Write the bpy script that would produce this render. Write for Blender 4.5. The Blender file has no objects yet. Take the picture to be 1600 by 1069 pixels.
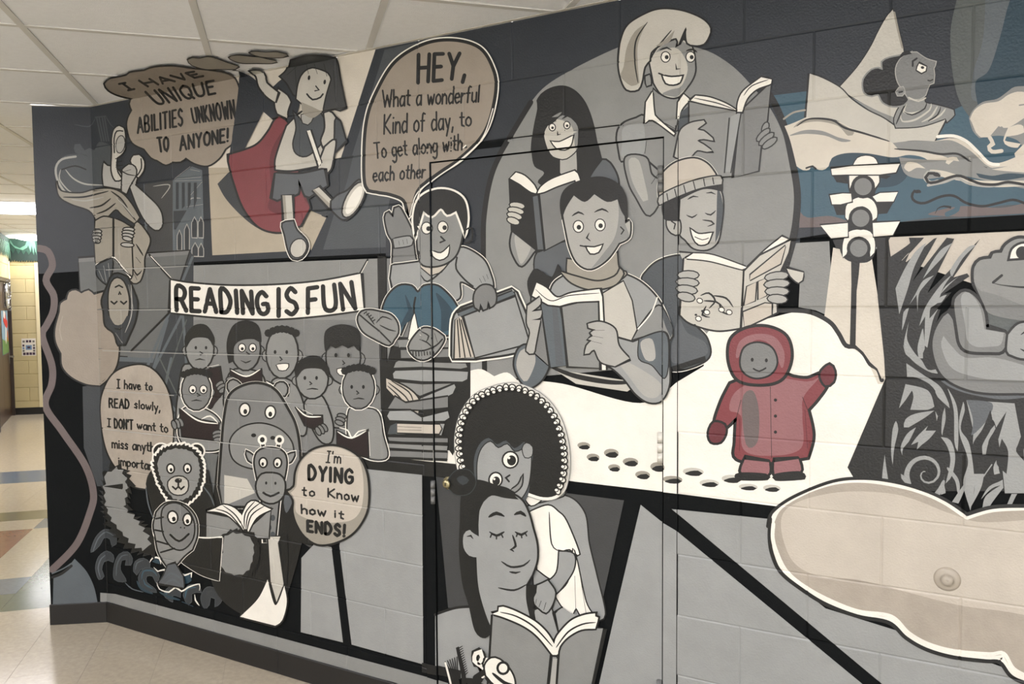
import bpy, bmesh, math, random
from mathutils import Vector, Matrix
from mathutils.geometry import tessellate_polygon
random.seed(7)
SC = bpy.context.scene
COL = SC.collection

# ------------------------------------------------------------------ camera
W, H = 1600, 1069
F_PX, YAW, PITCH, ROLL = 1242.906, 0.507607, -0.0516066, -0.0076910
CAM = Vector((2.00133, -2.52108, 1.65143))
FWD = Vector((-math.sin(YAW)*math.cos(PITCH), math.cos(YAW)*math.cos(PITCH), math.sin(PITCH)))
R0 = Vector((math.cos(YAW), math.sin(YAW), 0)); U0 = R0.cross(FWD)
RGT = R0*math.cos(ROLL)+U0*math.sin(ROLL); UPV = -R0*math.sin(ROLL)+U0*math.cos(ROLL)
cd = bpy.data.cameras.new('camera'); cam = bpy.data.objects.new('camera', cd); COL.objects.link(cam)
cd.sensor_fit = 'HORIZONTAL'; cd.sensor_width = 36; cd.lens = 36*F_PX/W; cd.clip_start = .05; cd.clip_end = 60
cam.matrix_world = Matrix((( RGT.x, UPV.x, -FWD.x, CAM.x), (RGT.y, UPV.y, -FWD.y, CAM.y), (RGT.z, UPV.z, -FWD.z, CAM.z), (0,0,0,1)))
SC.camera = cam

# ------------------------------------------------------------------ world, exposure
wd = bpy.data.worlds.new('world'); SC.world = wd; wd.use_nodes = True
wd.node_tree.nodes['Background'].inputs[0].default_value = (1.0, .975, .975, 1)
wd.node_tree.nodes['Background'].inputs[1].default_value = 1.95
SC.view_settings.view_transform = 'Standard'; SC.view_settings.look = 'None'
SC.view_settings.exposure = 1.1; SC.view_settings.gamma = 1; SC.view_settings.use_curve_mapping = False

B = .2032                      # one course of block
CEIL = 13*B
S2 = math.sqrt(2)
def hp(a, b, z=0): return Vector(((a+b)/S2, (b-a)/S2, z))      # hallway frame (45 degrees to the mural wall)

# the hallway's ceiling light fixtures (2x4 troffers, as tuples a, b of their near corner, size a, size b, strength)
TROFFERS = [(2.382, -1.857, .61, 1.219, 13), (-.057, -3.687, .61, 1.219, 9), (4.82, -1.857, .61, 1.219, 13), (2.382, -4.9, .61, 1.219, 13),
            (4.21, 1.19, .61, 1.219, 11),
            (-6.30, -3.69, .61, 1.83, 8), (-10.18, -4.06, .5, 1.219, 8)]

# ------------------------------------------------------------------ helpers
def lin(c):
    return tuple(((v/255)/12.92 if v/255 <= .04045 else ((v/255+.055)/1.055)**2.4) for v in c)
MATS = {}
def mat(name, rgb, rough=.5, bump=0.0, scale=60, var=0.0, metal=0, spec=.5, emit=0, vscale=4):
    if name in MATS: return MATS[name]
    m = bpy.data.materials.new(name); m.use_nodes = True; nt = m.node_tree; b = nt.nodes['Principled BSDF']
    c = lin(rgb)
    b.inputs['Base Color'].default_value = (*c, 1); b.inputs['Roughness'].default_value = rough
    b.inputs['Metallic'].default_value = metal; b.inputs['Specular IOR Level'].default_value = spec
    tc = nt.nodes.new('ShaderNodeNewGeometry')
    if var:
        n = nt.nodes.new('ShaderNodeTexNoise'); n.inputs['Scale'].default_value = vscale; n.inputs['Detail'].default_value = 6
        n.inputs['Roughness'].default_value = .65
        nt.links.new(tc.outputs['Position'], n.inputs['Vector'])
        r = nt.nodes.new('ShaderNodeValToRGB'); r.color_ramp.elements[0].position = .3; r.color_ramp.elements[1].position = .7
        r.color_ramp.elements[0].color = (*[v*(1-var) for v in c], 1); r.color_ramp.elements[1].color = (*[min(1, v*(1+var)) for v in c], 1)
        nt.links.new(n.outputs['Fac'], r.inputs['Fac']); nt.links.new(r.outputs['Color'], b.inputs['Base Color'])
    if bump:
        n2 = nt.nodes.new('ShaderNodeTexNoise'); n2.inputs['Scale'].default_value = scale; n2.inputs['Detail'].default_value = 4
        nt.links.new(tc.outputs['Position'], n2.inputs['Vector'])
        bp = nt.nodes.new('ShaderNodeBump'); bp.inputs['Strength'].default_value = bump; bp.inputs['Distance'].default_value = .002
        nt.links.new(n2.outputs['Fac'], bp.inputs['Height']); nt.links.new(bp.outputs['Normal'], b.inputs['Normal'])
    if emit:
        b.inputs['Emission Color'].default_value = (*c, 1); b.inputs['Emission Strength'].default_value = emit
    MATS[name] = m; return m

# mural paints
PAL = dict(k=(24,26,27), n=(40,46,54), w=(234,232,224), c=(205,199,187), C=(172,163,146), t=(150,141,130), T=(166,158,147), e=(190,183,172),
           g=(119,121,121), G=(148,151,151), h=(133,135,134), d=(62,64,66), s=(70,76,81), S=(87,92,97), q=(90,98,104), l=(166,166,162),
           L=(190,188,180), b=(58,88,104), B=(38,62,76), a=(84,90,90), r=(122,58,64), R=(98,42,50), p=(142,98,102), m=(103,93,93), v=(34,24,28), u=(150,146,136), z=(52,57,62), y=(100,103,103))
def paint(c):
    return mat('paint_'+('dark_' if c.isupper() else '')+c.lower(), PAL[c], rough=.42, bump=.55, scale=170, var=.07 if c not in 'T' else .12, spec=.45, vscale=7)

def link(name, me, parent=None, kind=None):
    o = bpy.data.objects.new(name, me); COL.objects.link(o)
    if parent is not None: o.parent = parent
    if kind: o['kind'] = kind
    return o
def tag(o, label=None, cat=None, group=None, kind=None):
    for k, v in (('label', label), ('category', cat), ('group', group), ('kind', kind)):
        if v: o[k] = v
    return o
def empty(name, loc, label=None, cat=None, group=None, kind=None):
    o = bpy.data.objects.new(name, None); COL.objects.link(o); o.location = loc; o.empty_display_size = .1
    return tag(o, label, cat, group, kind)
def meshof(name, verts, faces, mats, mi=None, smooth=False):
    me = bpy.data.meshes.new(name); me.from_pydata([tuple(v) for v in verts], [], faces)
    for m in mats: me.materials.append(m)
    if mi: me.polygons.foreach_set('material_index', mi)
    if smooth: me.polygons.foreach_set('use_smooth', [True]*len(me.polygons))
    me.update(); return me
def boxdata(x0, x1, y0, y1, z0, z1, ch=0.0):
    """box; ch chamfers the four edges of the -y face"""
    if not ch:
        v = [(x0,y0,z0),(x1,y0,z0),(x1,y0,z1),(x0,y0,z1),(x0,y1,z0),(x1,y1,z0),(x1,y1,z1),(x0,y1,z1)]
        f = [(0,1,2,3),(5,4,7,6),(4,0,3,7),(1,5,6,2),(3,2,6,7),(4,5,1,0)]
        return v, f
    v = [(x0+ch,y0,z0+ch),(x1-ch,y0,z0+ch),(x1-ch,y0,z1-ch),(x0+ch,y0,z1-ch),
         (x0,y0+ch,z0),(x1,y0+ch,z0),(x1,y0+ch,z1),(x0,y0+ch,z1),(x0,y1,z0),(x1,y1,z0),(x1,y1,z1),(x0,y1,z1)]
    f = [(0,1,2,3),(4,5,1,0),(5,6,2,1),(6,7,3,2),(7,4,0,3),(8,9,5,4),(9,10,6,5),(10,11,7,6),(11,8,4,7),(9,8,11,10)]
    return v, f
def box(name, x0, x1, y0, y1, z0, z1, m, parent=None, ch=0, kind=None, xf=None):
    v, f = boxdata(x0,x1,y0,y1,z0,z1,ch)
    if xf: v = [xf(Vector(p)) for p in v]
    return link(name, meshof(name, v, f, [m]), parent, kind)
def lathe(name, prof, m, parent=None, origin=(0,0,0), axis='y', n=24, xf=None):
    """profile (radius, height along -y for axis y / +z for axis z)"""
    vs, fs = [], []
    for r, h in prof:
        for k in range(n):
            t = 2*math.pi*k/n
            p = Vector((r*math.cos(t), -h, r*math.sin(t))) if axis == 'y' else Vector((r*math.cos(t), r*math.sin(t), h))
            p = p+Vector(origin); vs.append(xf(p) if xf else p)
    for i in range(len(prof)-1):
        for k in range(n):
            a, b2 = i*n+k, i*n+(k+1) % n; fs.append((a, b2, b2+n, a+n))
    fs.append(tuple(range(n))[::-1]); fs.append(tuple(range((len(prof)-1)*n, len(prof)*n)))
    return link(name, meshof(name, vs, fs, [m], smooth=True), parent)

# ------------------------------------------------------------------ geometry of the painted surfaces
CX = -1.8200                                   # crease between mural wall and the short corner wall
AE = Vector((-2.045, -.162, 0)); AD = (AE-Vector((CX, 0, 0))); ALEN = AD.length; AD.normalize()     # corner wall direction (leftwards)
AN = Vector((AD.y, -AD.x, 0))                  # its outward normal (towards the hallway)
if AN.dot(CAM-AE) < 0: AN = -AN
BN = Vector((0, -1, 0))
DL, DR, DT = .2535, 1.1675, 2.177              # door leaf
FL, FR, FT = .2045, 1.2170, 2.2300             # door frame
def ray(x, y): return FWD*F_PX+RGT*(x-800)-UPV*(y-534.5)
def proj(P):
    d = Vector(P)-CAM; z = d.dot(FWD); return (800+F_PX*d.dot(RGT)/z, 534.5-F_PX*d.dot(UPV)/z)
def hit(px, py, surf):
    d = ray(px, py)
    if surf == 'B': t = -CAM.y/d.y
    elif surf == 'C': t = (CEIL-CAM.z)/d.z
    else: t = (AE-CAM).dot(AN)/d.dot(AN)
    return CAM+d*t
def uz(P, surf):
    return ((P.x if surf == 'B' else CX-(P-Vector((CX,0,0))).dot(AD)), P.z)
def W3(u, z, out=0.0):
    """wall coordinates (unfolded) to space; out = towards the hallway"""
    if u >= CX: return Vector((u, -out, z))
    # mitre at the crease
    return Vector((CX, 0, z))+AD*(CX-u)+AN*out
def grooved(u, z):
    if FL-.001 < u < FR+.001 and z < FT: 
        return -.004 if DL < u < DR and z < DT else .0015
    if u < CX+.003: return 0.0
    r = z/B; k = round(r); g = 0
    wj = .0045; dz = abs(z-k*B)
    if 0 < k < 13 and dz < wj: g = 1-dz/wj
    row = min(12, max(0, int(r)))
    off = 0 if row % 2 == ROWPAR else .5
    if u < CX: off = off
    q = u/.4064-off; du = abs(q-round(q))*.4064
    if du < wj: g = max(g, 1-du/wj)
    if abs(u-CX) < .002: g = 0
    return -.0022*g
ROWPAR = 1      # rows (from the floor, 0-based) whose vertical joints fall on whole multiples

# ------------------------------------------------------------------ the mural: brush shapes traced on the wall plane
SEQ = [0]
class Shapes(list):
    def append(s, t):
        SEQ[0] += 1; list.append(s, (SEQ[0],)+tuple(t))
class Part:
    def __init__(s, name, label=None, parent=None): s.name, s.label, s.parent, s.shapes = name, label, parent, Shapes()
FIGS = []; CUR = [None]; FR_ = [0, 0, 1.0]
def at(ox, oy, s): FR_[:] = [ox, oy, s]
def full(): FR_[:] = [0, 0, 1.0]
def fig(name, label=None, cat='mural', group=None, bg=False):
    p = Part(name, label); p.cat, p.group, p.bg, p.subs = cat, group, bg, []; FIGS.append(p); CUR[0] = p; return p
def sub(name, label=None):
    f = FIGS[-1]; p = Part(name, label, f); f.subs.append(p); CUR[0] = p; return p
def back(): CUR[0] = FIGS[-1]
def pts(t):
    if not isinstance(t, str): return [(FR_[0]+p[0]*FR_[2], FR_[1]+p[1]*FR_[2], False) for p in t]
    out = []
    for w in t.split():
        sh = w.endswith('*'); a, b = w.rstrip('*').split(','); out.append((FR_[0]+float(a)*FR_[2], FR_[1]+float(b)*FR_[2], sh))
    return out
def spline(P, closed, step=4.5):
    n = len(P)
    if n < 3: return [p[:2] for p in P]
    out = []
    segs = n if closed else n-1
    for i in range(segs):
        p1, p2 = P[i], P[(i+1) % n]
        p0 = P[(i-1) % n] if (closed or i > 0) else p1
        p3 = P[(i+2) % n] if (closed or i+2 < n) else p2
        if p1[2]: p0 = p1
        if p2[2]: p3 = p2
        d = math.hypot(p2[0]-p1[0], p2[1]-p1[1]); k = max(1, min(9, int(d/step)))
        if p1[2] and p2[2]: k = 1
        for j in range(k):
            t = j/k; t2, t3 = t*t, t*t*t
            out.append(tuple(.5*((2*p1[c])+(-p0[c]+p2[c])*t+(2*p0[c]-5*p1[c]+4*p2[c]-p3[c])*t2+(-p0[c]+3*p1[c]-3*p2[c]+p3[c])*t3) for c in (0, 1)))
    if not closed: out.append(P[-1][:2])
    res = [out[0]]
    for q in out[1:]:
        if math.hypot(q[0]-res[-1][0], q[1]-res[-1][1]) > .35: res.append(q)
    return res
def area(poly): return .5*sum(poly[i][0]*poly[(i+1) % len(poly)][1]-poly[(i+1) % len(poly)][0]*poly[i][1] for i in range(len(poly)))
def addpoly(c, poly):
    tri = tessellate_polygon([[Vector((p[0], p[1], 0)) for p in poly]])
    T = []
    for t in tri:
        a, b2, c2 = (poly[i] for i in t)
        ar = (b2[0]-a[0])*(c2[1]-a[1])-(c2[0]-a[0])*(b2[1]-a[1])
        if abs(ar) > 1e-3: T.append((a, b2, c2) if ar > 0 else (a, c2, b2))
    if T: CUR[0].shapes.append((c, T))
def stroke_tris(P, w, closed=False, taper=0):
    n = len(P); T = []; L, R_ = [], []
    for i in range(n):
        a = P[i-1] if (i > 0 or closed) else P[i]; b2 = P[(i+1) % n] if (i < n-1 or closed) else P[i]
        dx, dy = b2[0]-a[0], b2[1]-a[1]; l = math.hypot(dx, dy) or 1; nx, ny = -dy/l, dx/l
        m = 1.0
        if a is not P[i] and b2 is not P[i]:
            ex, ey = P[i][0]-a[0], P[i][1]-a[1]; el = math.hypot(ex, ey) or 1
            cs = abs((-ey/el)*nx+(ex/el)*ny); m = 1/max(.55, cs)
        k = w/2*m
        if taper and not closed:
            t = i/(n-1)
            if taper == 1: k *= .3+.7*math.sin(math.pi*min(1, max(0, t)))**.6
            elif taper == 2: k *= 1-.85*t
            elif taper == 3: k *= .15+.85*t
        L.append((P[i][0]+nx*k, P[i][1]+ny*k)); R_.append((P[i][0]-nx*k, P[i][1]-ny*k))
    def tri(a, b2, c2):
        ar = (b2[0]-a[0])*(c2[1]-a[1])-(c2[0]-a[0])*(b2[1]-a[1])
        if abs(ar) > 1e-3: T.append((a, b2, c2) if ar > 0 else (a, c2, b2))
    for i in range(n if closed else n-1):
        j = (i+1) % n; tri(L[i], L[j], R_[j]); tri(L[i], R_[j], R_[i])
    if not closed and not taper and w > 1.6:
        for e, q in ((0, P[1 if n > 1 else 0]), (n-1, P[n-2])):
            dx, dy = P[e][0]-q[0], P[e][1]-q[1]; a0 = math.atan2(dy, dx); r = w/2
            fan = [(P[e][0]+r*math.cos(a0+(-.5+k/4)*math.pi), P[e][1]+r*math.sin(a0+(-.5+k/4)*math.pi)) for k in range(5)]
            for k in range(1, 4): tri(fan[0], fan[k], fan[k+1])
    return T
def thick(q):
    v = float(q[:-1]); return v*1.45 if q[-1] == 'k' and v < 4 else v*1.2 if q[-1] == 'w' else v
def l(c, w, t, taper=0, closed=False, straight=False):
    if c == 'k' and w < 5: w *= 1.35
    P = pts(t); P = [p[:2] for p in P] if straight else spline(P, closed)
    if len(P) > 1: CUR[0].shapes.append((c, stroke_tris(P, w, closed, taper)))
def f(c, t, o='', straight=False):
    P = pts(t); P = [p[:2] for p in P] if straight else spline(P, True)
    for q in o.split():
        CUR[0].shapes.append((q[-1], stroke_tris(P, 2*thick(q), True)))
    addpoly(c, P)
def F(c, t, o=''): f(c, t, o, True)
def e(c, cx, cy, rx, ry, rot=0, o='', n=18):
    s = FR_[2]; cx, cy, rx, ry = FR_[0]+cx*s, FR_[1]+cy*s, rx*s, ry*s; r = math.radians(rot)
    P = [(cx+rx*math.cos(a)*math.cos(r)-ry*math.sin(a)*math.sin(r), cy+rx*math.cos(a)*math.sin(r)+ry*math.sin(a)*math.cos(r)) for a in [2*math.pi*i/n for i in range(n)]]
    for q in o.split(): CUR[0].shapes.append((q[-1], stroke_tris(P, 2*thick(q), True)))
    addpoly(c, P)
def lines(c, w, *ts, taper=1):
    for t in ts: l(c, w, t, taper)
def eyes(cx, cy, dx, r, look=(.2, .2), rot=0, s=1.0, white='w'):
    """two plain dot eyes with whites"""
    a = math.radians(rot)
    for sg in (-1, 1):
        x, y = cx+sg*dx*math.cos(a), cy+sg*dx*math.sin(a)
        if white: e(white, x, y, r*.85*s, r*s, rot, '1.1k', 14); e('k', x+look[0]*r, y+look[1]*r, r*.42, r*.45, 0, '', 10)
        else: e('k', x, y, r*.7, r, rot, '', 10)
def smile(cx, cy, w, h, rot=0, teeth=False, c='k', lw=2):
    a = math.radians(rot); q = lambda x, y: (cx+x*math.cos(a)-y*math.sin(a), cy+x*math.sin(a)+y*math.cos(a))
    if teeth: f('w', [q(-w, 0), q(-w*.3, h*.35), q(w*.4, h*.3), q(w, -h*.1), q(w*.55, h*.9), q(-w*.35, h*.95)], '%.1fk' % (lw*.6))
    else: l(c, lw, [q(-w, -h*.2), q(-w*.5, h*.65), q(w*.3, h*.8), q(w, -h*.15)], 1)
def fingers(x, y, ln, wd, rot, n=4, c='h', gap=.92, fan=4):
    """a fist of n stacked fingers; (x, y) centre of the first, stacked along +normal"""
    a = math.radians(rot)
    for k in range(n):
        L_ = ln*(1, 1.08, 1.0, .84)[k % 4]; d = k*wd*2*gap
        e(c, x-d*math.sin(a), y+d*math.cos(a), L_, wd, rot+fan*(k-1.5), '1.3k', 12)
GLY = {
'A': (.8, ['0,0 .4,1 .8,0', '.14,.36 .66,.36']), 'B': (.68, ['0,0 0,1 .45,1 .58,.78 .42,.54 0,.54', '.42,.54 .66,.28 .48,0 0,0']),
'D': (.7, ['0,0 0,1 .4,.95 .68,.5 .4,.04 0,0']), 'E': (.58, ['.56,1 0,1 0,0 .58,0', '0,.52 .46,.52']), 'F': (.56, ['.56,1 0,1 0,0', '0,.52 .44,.52']),
'G': (.76, ['.7,.82 .42,1 .1,.8 0,.45 .15,.08 .45,0 .72,.15 .72,.45 .42,.45']), 'H': (.68, ['0,0 0,1', '.68,0 .68,1', '0,.52 .68,.52']),
'I': (.1, ['.05,0 .05,1']), 'J': (.2, ['.1,0 .1,1']), '1': (.42, ['.21,0 .21,1', '0,1 .42,1', '0,0 .42,0']), 'K': (.66, ['0,0 0,1', '.62,1 .04,.46 .66,0']), 'L': (.54, ['0,1 0,0 .54,0']),
'N': (.68, ['0,0 0,1 .68,0 .68,1']), 'O': (.76, ['.38,1 .08,.8 0,.45 .14,.1 .4,0 .66,.14 .76,.5 .66,.86 .38,1']),
'Q': (.78, ['.38,1 .08,.8 0,.45 .14,.1 .4,0 .66,.14 .76,.5 .66,.86 .38,1', '.48,.28 .78,-.05']), 'R': (.68, ['0,0 0,1 .45,1 .6,.76 .42,.5 0,.5', '.3,.5 .68,0']),
'S': (.62, ['.58,.84 .3,1 .04,.78 .18,.56 .5,.42 .58,.18 .3,0 0,.14']), 'T': (.64, ['0,1 .64,1', '.32,1 .32,0']), 'U': (.68, ['0,1 0,.28 .16,.03 .5,.03 .68,.28 .68,1']),
'V': (.7, ['0,1 .35,0 .7,1']), 'W': (.98, ['0,1 .24,0 .49,.7 .74,0 .98,1']), 'Y': (.68, ['0,1 .34,.5 .68,1', '.34,.5 .3,0']), '!': (.12, ['.08,1 .05,.3', '.04,.03 .07,.04']),
',': (.14, ['.1,.1 .02,-.18']), "'": (.12, ['.08,1 .04,.78']), ' ': (.3, []),
'a': (.5, ['.48,.58 .2,.6 0,.3 .14,0 .38,.1 .48,.3', '.48,.6 .5,0']), 'c': (.44, ['.44,.5 .22,.6 0,.3 .18,0 .44,.08']), 'd': (.5, ['.48,.5 .2,.6 0,.3 .16,0 .46,.12', '.48,1 .5,0']),
'e': (.48, ['.02,.32 .46,.36 .34,.58 .1,.55 0,.26 .2,0 .48,.1']), 'f': (.4, ['.42,.92 .24,.98 .16,.7 .14,0', '0,.56 .36,.56']), 'g': (.5, ['.46,.54 .18,.6 0,.32 .16,.05 .44,.14', '.48,.58 .48,-.2 .24,-.38 .02,-.26']),
'h': (.48, ['0,1 0,0', '0,.38 .22,.58 .44,.44 .46,0']), 'i': (.1, ['.05,.56 .05,0', '.05,.8 .06,.82']), 'j': (.2, ['.1,.6 .1,0']), 'k': (.46, ['0,1 0,0', '.42,.56 .02,.26 .46,0']), 'l': (.1, ['.05,1 .05,0']),
'm': (.76, ['0,.58 0,0', '0,.4 .18,.58 .36,.46 .37,0', '.37,.4 .54,.58 .74,.46 .76,0']), 'n': (.46, ['0,.58 0,0', '0,.38 .22,.58 .42,.46 .46,0']), 'o': (.5, ['.25,.6 .02,.42 .04,.1 .26,0 .48,.16 .46,.46 .25,.6']),
'p': (.5, ['0,.58 0,-.35', '0,.45 .25,.6 .48,.4 .4,.08 .16,0 0,.12']), 'r': (.36, ['0,.58 0,0', '0,.34 .16,.55 .36,.54']), 's': (.4, ['.38,.5 .18,.6 .04,.44 .34,.22 .3,.02 0,.06']),
't': (.38, ['.18,.92 .16,.1 .36,.02', '0,.62 .38,.62']), 'u': (.46, ['0,.58 .02,.12 .2,0 .44,.14', '.45,.58 .46,0']), 'v': (.44, ['0,.58 .22,0 .44,.58']), 'w': (.68, ['0,.58 .16,.02 .34,.46 .5,.02 .68,.6']),
'y': (.46, ['0,.58 .22,.1', '.46,.6 .14,-.36'])}
def text(s, bl, br, tl, tr, w, c='k', sp=.17, sharp=False):
    """hand lettering drawn stroke by stroke between four corners"""
    sub('lettering')
    tot = sum(GLY[ch][0]+sp for ch in s)-sp; x = 0
    fx, fy, fs = FR_
    Q = [(fx+p[0]*fs, fy+p[1]*fs) for p in (bl, br, tl, tr)]
    def m(u, v):
        u /= tot; return tuple((Q[0][k]*(1-u)+Q[1][k]*u)*(1-v)+(Q[2][k]*(1-u)+Q[3][k]*u)*v for k in (0, 1))
    sv = list(FR_); full()
    for ch in s:
        wd, st = GLY[ch]
        for t in st:
            P = [tuple(float(v) for v in q.split(',')) for q in t.split()]
            j = random.uniform(-.015, .015)
            P = [(x+a+j*b2, b2) for a, b2 in P]; P = [m(*q) for q in P]
            strt = ch in 'AEFHIKLNTVWYMZ1' or sharp
            P = [p+(strt,) for p in P]
            S_ = spline(P, False, 2.2) if not strt else [p[:2] for p in P]
            if strt:
                for a, b2 in zip(S_, S_[1:]): CUR[0].shapes.append((c, stroke_tris([a, b2], w, False, 0)))
            else: CUR[0].shapes.append((c, stroke_tris(S_, w, False, 0)))
        x += wd+sp
    FR_[:] = sv

# ================================================================== BACKGROUND PAINT (belongs to the blocks and the door themselves)
fig('background', bg=True)
full()
F('n', '30,150 147,160 590,60 950,-20 1900,-220 1900,372 1600,336 1407,347 1250,372 1250,420 757,400 600,396 300,410 124,424 30,430')
# cream and tan panel behind the caped child
F('c', '326,262 326,128 372,118 587,77 528,262'); F('C', '326,262 528,262 484,391 332,399')
# slate panel
F('s', '601,78 680,60 640,385 505,390'); F('z', '129,604 165,600 200,700 175,760 152,760 131,700')
F('n', '603,402 603,340 612,300 757,300 757,395')
# city building panel, pediment, columns, pointed windows
F('q', '270,282 300,260 316,266 318,400 226,400 226,288')
F('d', '226,288 270,282 270,400 232,400')
at(50,160,.1875)
lines('l', 1.6, '1185,638 1320,535', '1200,640 1410,622', '1320,560 1400,575', '1190,655 1415,650', '1300,800 1420,660', '1290,870 1425,850', '1300,850 1330,800 1410,800', '1010,700 1150,690 1080,800')
for x in (1200, 1250, 1300, 1350): F('z', f'{x},670 {x+24},668 {x+24},{890-(x-1200)//2} {x},890')
F('z', '1180,905 1290,900 1200,1060 1180,1060')
lines('s', 2.2, '540,130 580,320', '560,125 600,320', '585,120 620,320', '605,120 640,320', '530,125 615,115', taper=0); lines('s', 1.6, '355,185 480,200 530,130', '615,115 660,190 690,215'); f('s', '355,350 400,345 440,400 480,380 520,400 560,330 640,350 665,380* 660,520* 540,520 450,440 360,420', '')
at(50,340,.1875)
for x, y0, y1, w in ((1335,0,165,40),(1390,0,165,36),(1338,215,320,44),(1392,220,322,36),(1275,60,270,34),(1215,110,270,30)):
    f('z', f'{x},{y1}* {x},{y0+40} {x+w//2},{y0}* {x+w},{y0+40} {x+w},{y1}*', '1.2l')
# bridge panel, grey, and struts
F('z', '980,380 1330,290 1330,400 1000,1100 900,1100'); full()
F('z', '296,392 303,400 303,700 200,640 150,560')
F('y', '123,404 296,392 242,560 152,556 126,455', '1.3k'); F('g', '123,404 296,392 294,398 123,410')
F('q', '150,556 242,560 239,567 152,563')
lines('q', 4, '301,402 206,632', '284,470 290,600 254,690', '262,500 222,640', '236,590 300,676', '208,640 296,470', '268,560 240,690', taper=0)
lines('a', 2, '292,500 236,664', '250,560 288,640', '212,610 262,700', taper=0)
# READING panel and everything grey behind the readers
F('h', '303,415 592,404 598,722 262,692 262,680 303,640'); F('k', '590,400 604,400 606,722 596,722')
F('g', '303,500 592,500 598,722 262,692 262,680 303,640'); F('g', '605,404 690,400 690,720 607,714')
F('G', '737,397 762,395 762,590 690,590 690,420')
# low strip of grey between panels, bench-like bars
F('g', '262,690 262,704 600,722 600,716'); F('k', '240,694 730,722 730,748 240,716'); F('y', '300,705 360,712 340,780 300,770')
# lower centre grey panels
F('G', '471,872 491,850 518,855 536,1004 470,988'); F('G', '560,731 574,733 660,742 662,1038 550,1007 531,853 540,790')
F('h', '157,926 181,928 400,986 662,1056 700,1068 700,1130 620,1067 400,1008 176,942 157,940')
# grey oval behind the four big readers
at(0,0,1)
f('h', '757,395* 757,330 770,267 797,215 830,160 870,123 965,75 1010,68 1090,75 1140,100 1180,140 1210,180 1230,230 1240,290 1244,335 1238,375 1220,430 1200,480 1190,505* 1100,560 800,592* 757,592*')
l('k', 8, '757,592 755,395 757,330 770,267 797,215 830,160')
# sea, boat panel
F('b', '1203,150 1260,143 1490,172 1600,120 1900,60 1900,320 1600,335 1407,347 1249,356 1247,290 1235,210')
f('B', '1285,262* 1320,265 1340,290 1400,290 1420,262 1380,240 1300,240'); f('m', '1250,330* 1262,340 1300,338 1330,352 1249,356*'); f('s', '1455,340 1500,335 1560,322 1600,320* 1600,334* 1407,347*')
f('a', '1500,-20* 1487,35 1485,75 1490,125 1500,160 1516,185* 1600,150* 1640,-60*'); f('q', '1540,-20* 1536,60 1520,120 1530,160 1640,120* 1640,-60*')
f('B', '1590,-30* 1575,10 1562,60 1545,110 1524,130 1530,175* 1900,150* 1900,-80*')
l('k', 11, '1196,140 1212,165 1228,205 1238,250 1246,300 1244,345 1236,385 1217,455 1205,492')
# grey and cream panels beneath
F('h', '1244,380 1296,377 1302,497 1275,485 1248,480 1250,440 1230,430')
F('c', '1302,387 1362,401 1376,490 1387,582 1352,740 1310,700 1280,560')
# snow
f('w', '700,712* 702,650 712,610 732,580* 752,577 772,588* 792,582 808,594* 880,600 1000,630 1060,596* 1100,572* 1110,515 1190,500 1250,487 1290,497 1322,538* 1345,553 1358,570 1372,600* 1384,600* 1368,660 1350,752* 1222,792* 1056,771* 900,753* 720,726*')
F('w', '607,714 700,724 720,726 700,700 607,706')
l('k', 7, '1215,485 1262,487 1295,502 1310,520 1322,540 1337,542 1350,553 1360,569 1372,577 1378,594')
at(1200,480,.25); 
full(); F('c', '1325,528 1345,470 1376,500 1387,582 1378,592 1371,576 1360,566 1349,550 1338,540')
# footprints' grey panels below the snow
F('d', '681,745 975,782 928,1000 820,1000 740,950 700,950')
F('G', '681,960 712,950 742,948 900,1020 905,1080 880,1500 683,1500'); l('k', 3, '681,960 712,950 742,948')
F('G', '1001,789 1032,814 1056,828 1225,967 1356,1075 1700,1400 880,1400 934,1078 959,967')
F('G', '1050,795 1206,811 1202,850 1215,890 1290,950 1450,1000 1700,1090 2400,1280 2400,1700 1800,1420 1395,1082')
F('k', '660,1035 720,1048 720,1062 660,1050')
# reeds panel
F('e', '1388,371 1600,361 1900,345 1900,470 1600,470 1450,420 1392,402')
F('h', '1740,352 2400,300 2400,1000 1800,820 1740,800')
# corner wall: mauve ribbon and slate leaf
l('m', 11, '60,388 75,393 82,415 72,438 84,462 83,487 72,510 66,525 81,570 81,600 71,634 98,675 133,727 146,770 141,800 120,850 82,890')
f('q', '84,902* 100,893 117,873* 135,892 147,916 153,942* 83,948*'); l('k', 3, '82,902 97,896 112,884'); l('q', 2, '82,896 100,888 112,880')

# ================================================================== THE PAINTED THINGS
# ---- waves low on the left
fig('painted_waves', 'dark curling waves painted low on the wall at the left above the grey strip', 'painting')
at(140,800,.25)
for t in ('10,250 40,160 100,110 160,140 165,200 140,215 130,170 90,160 60,210', '60,420 40,350 60,280 110,245 150,270 150,310 120,300 90,310 75,360 90,400', '160,420 160,330 190,265 240,250 270,290 260,330 230,330 235,295 205,300 195,360 230,430', '280,370 290,310 340,290 380,320 370,370 340,350 320,360 300,390',
          '420,500 340,480 310,410 350,350 410,360 440,400 420,440 400,400 360,400 360,440 400,470', '520,560 470,520 500,470 560,480 570,530 540,520 520,520', '620,580 590,520 620,460 680,460 700,500 670,500 640,510 640,560', '720,600 700,530 740,470 810,490 830,550 790,590 790,540 760,530 750,580'): f('z', t, '1s')
lines('q', 2, '20,250 55,165 105,125 150,150', '70,410 55,350 75,290 115,262', '170,400 175,330 205,275 245,268', '290,360 300,318 340,300', '225,440 270,480 340,500', taper=1)
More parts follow.
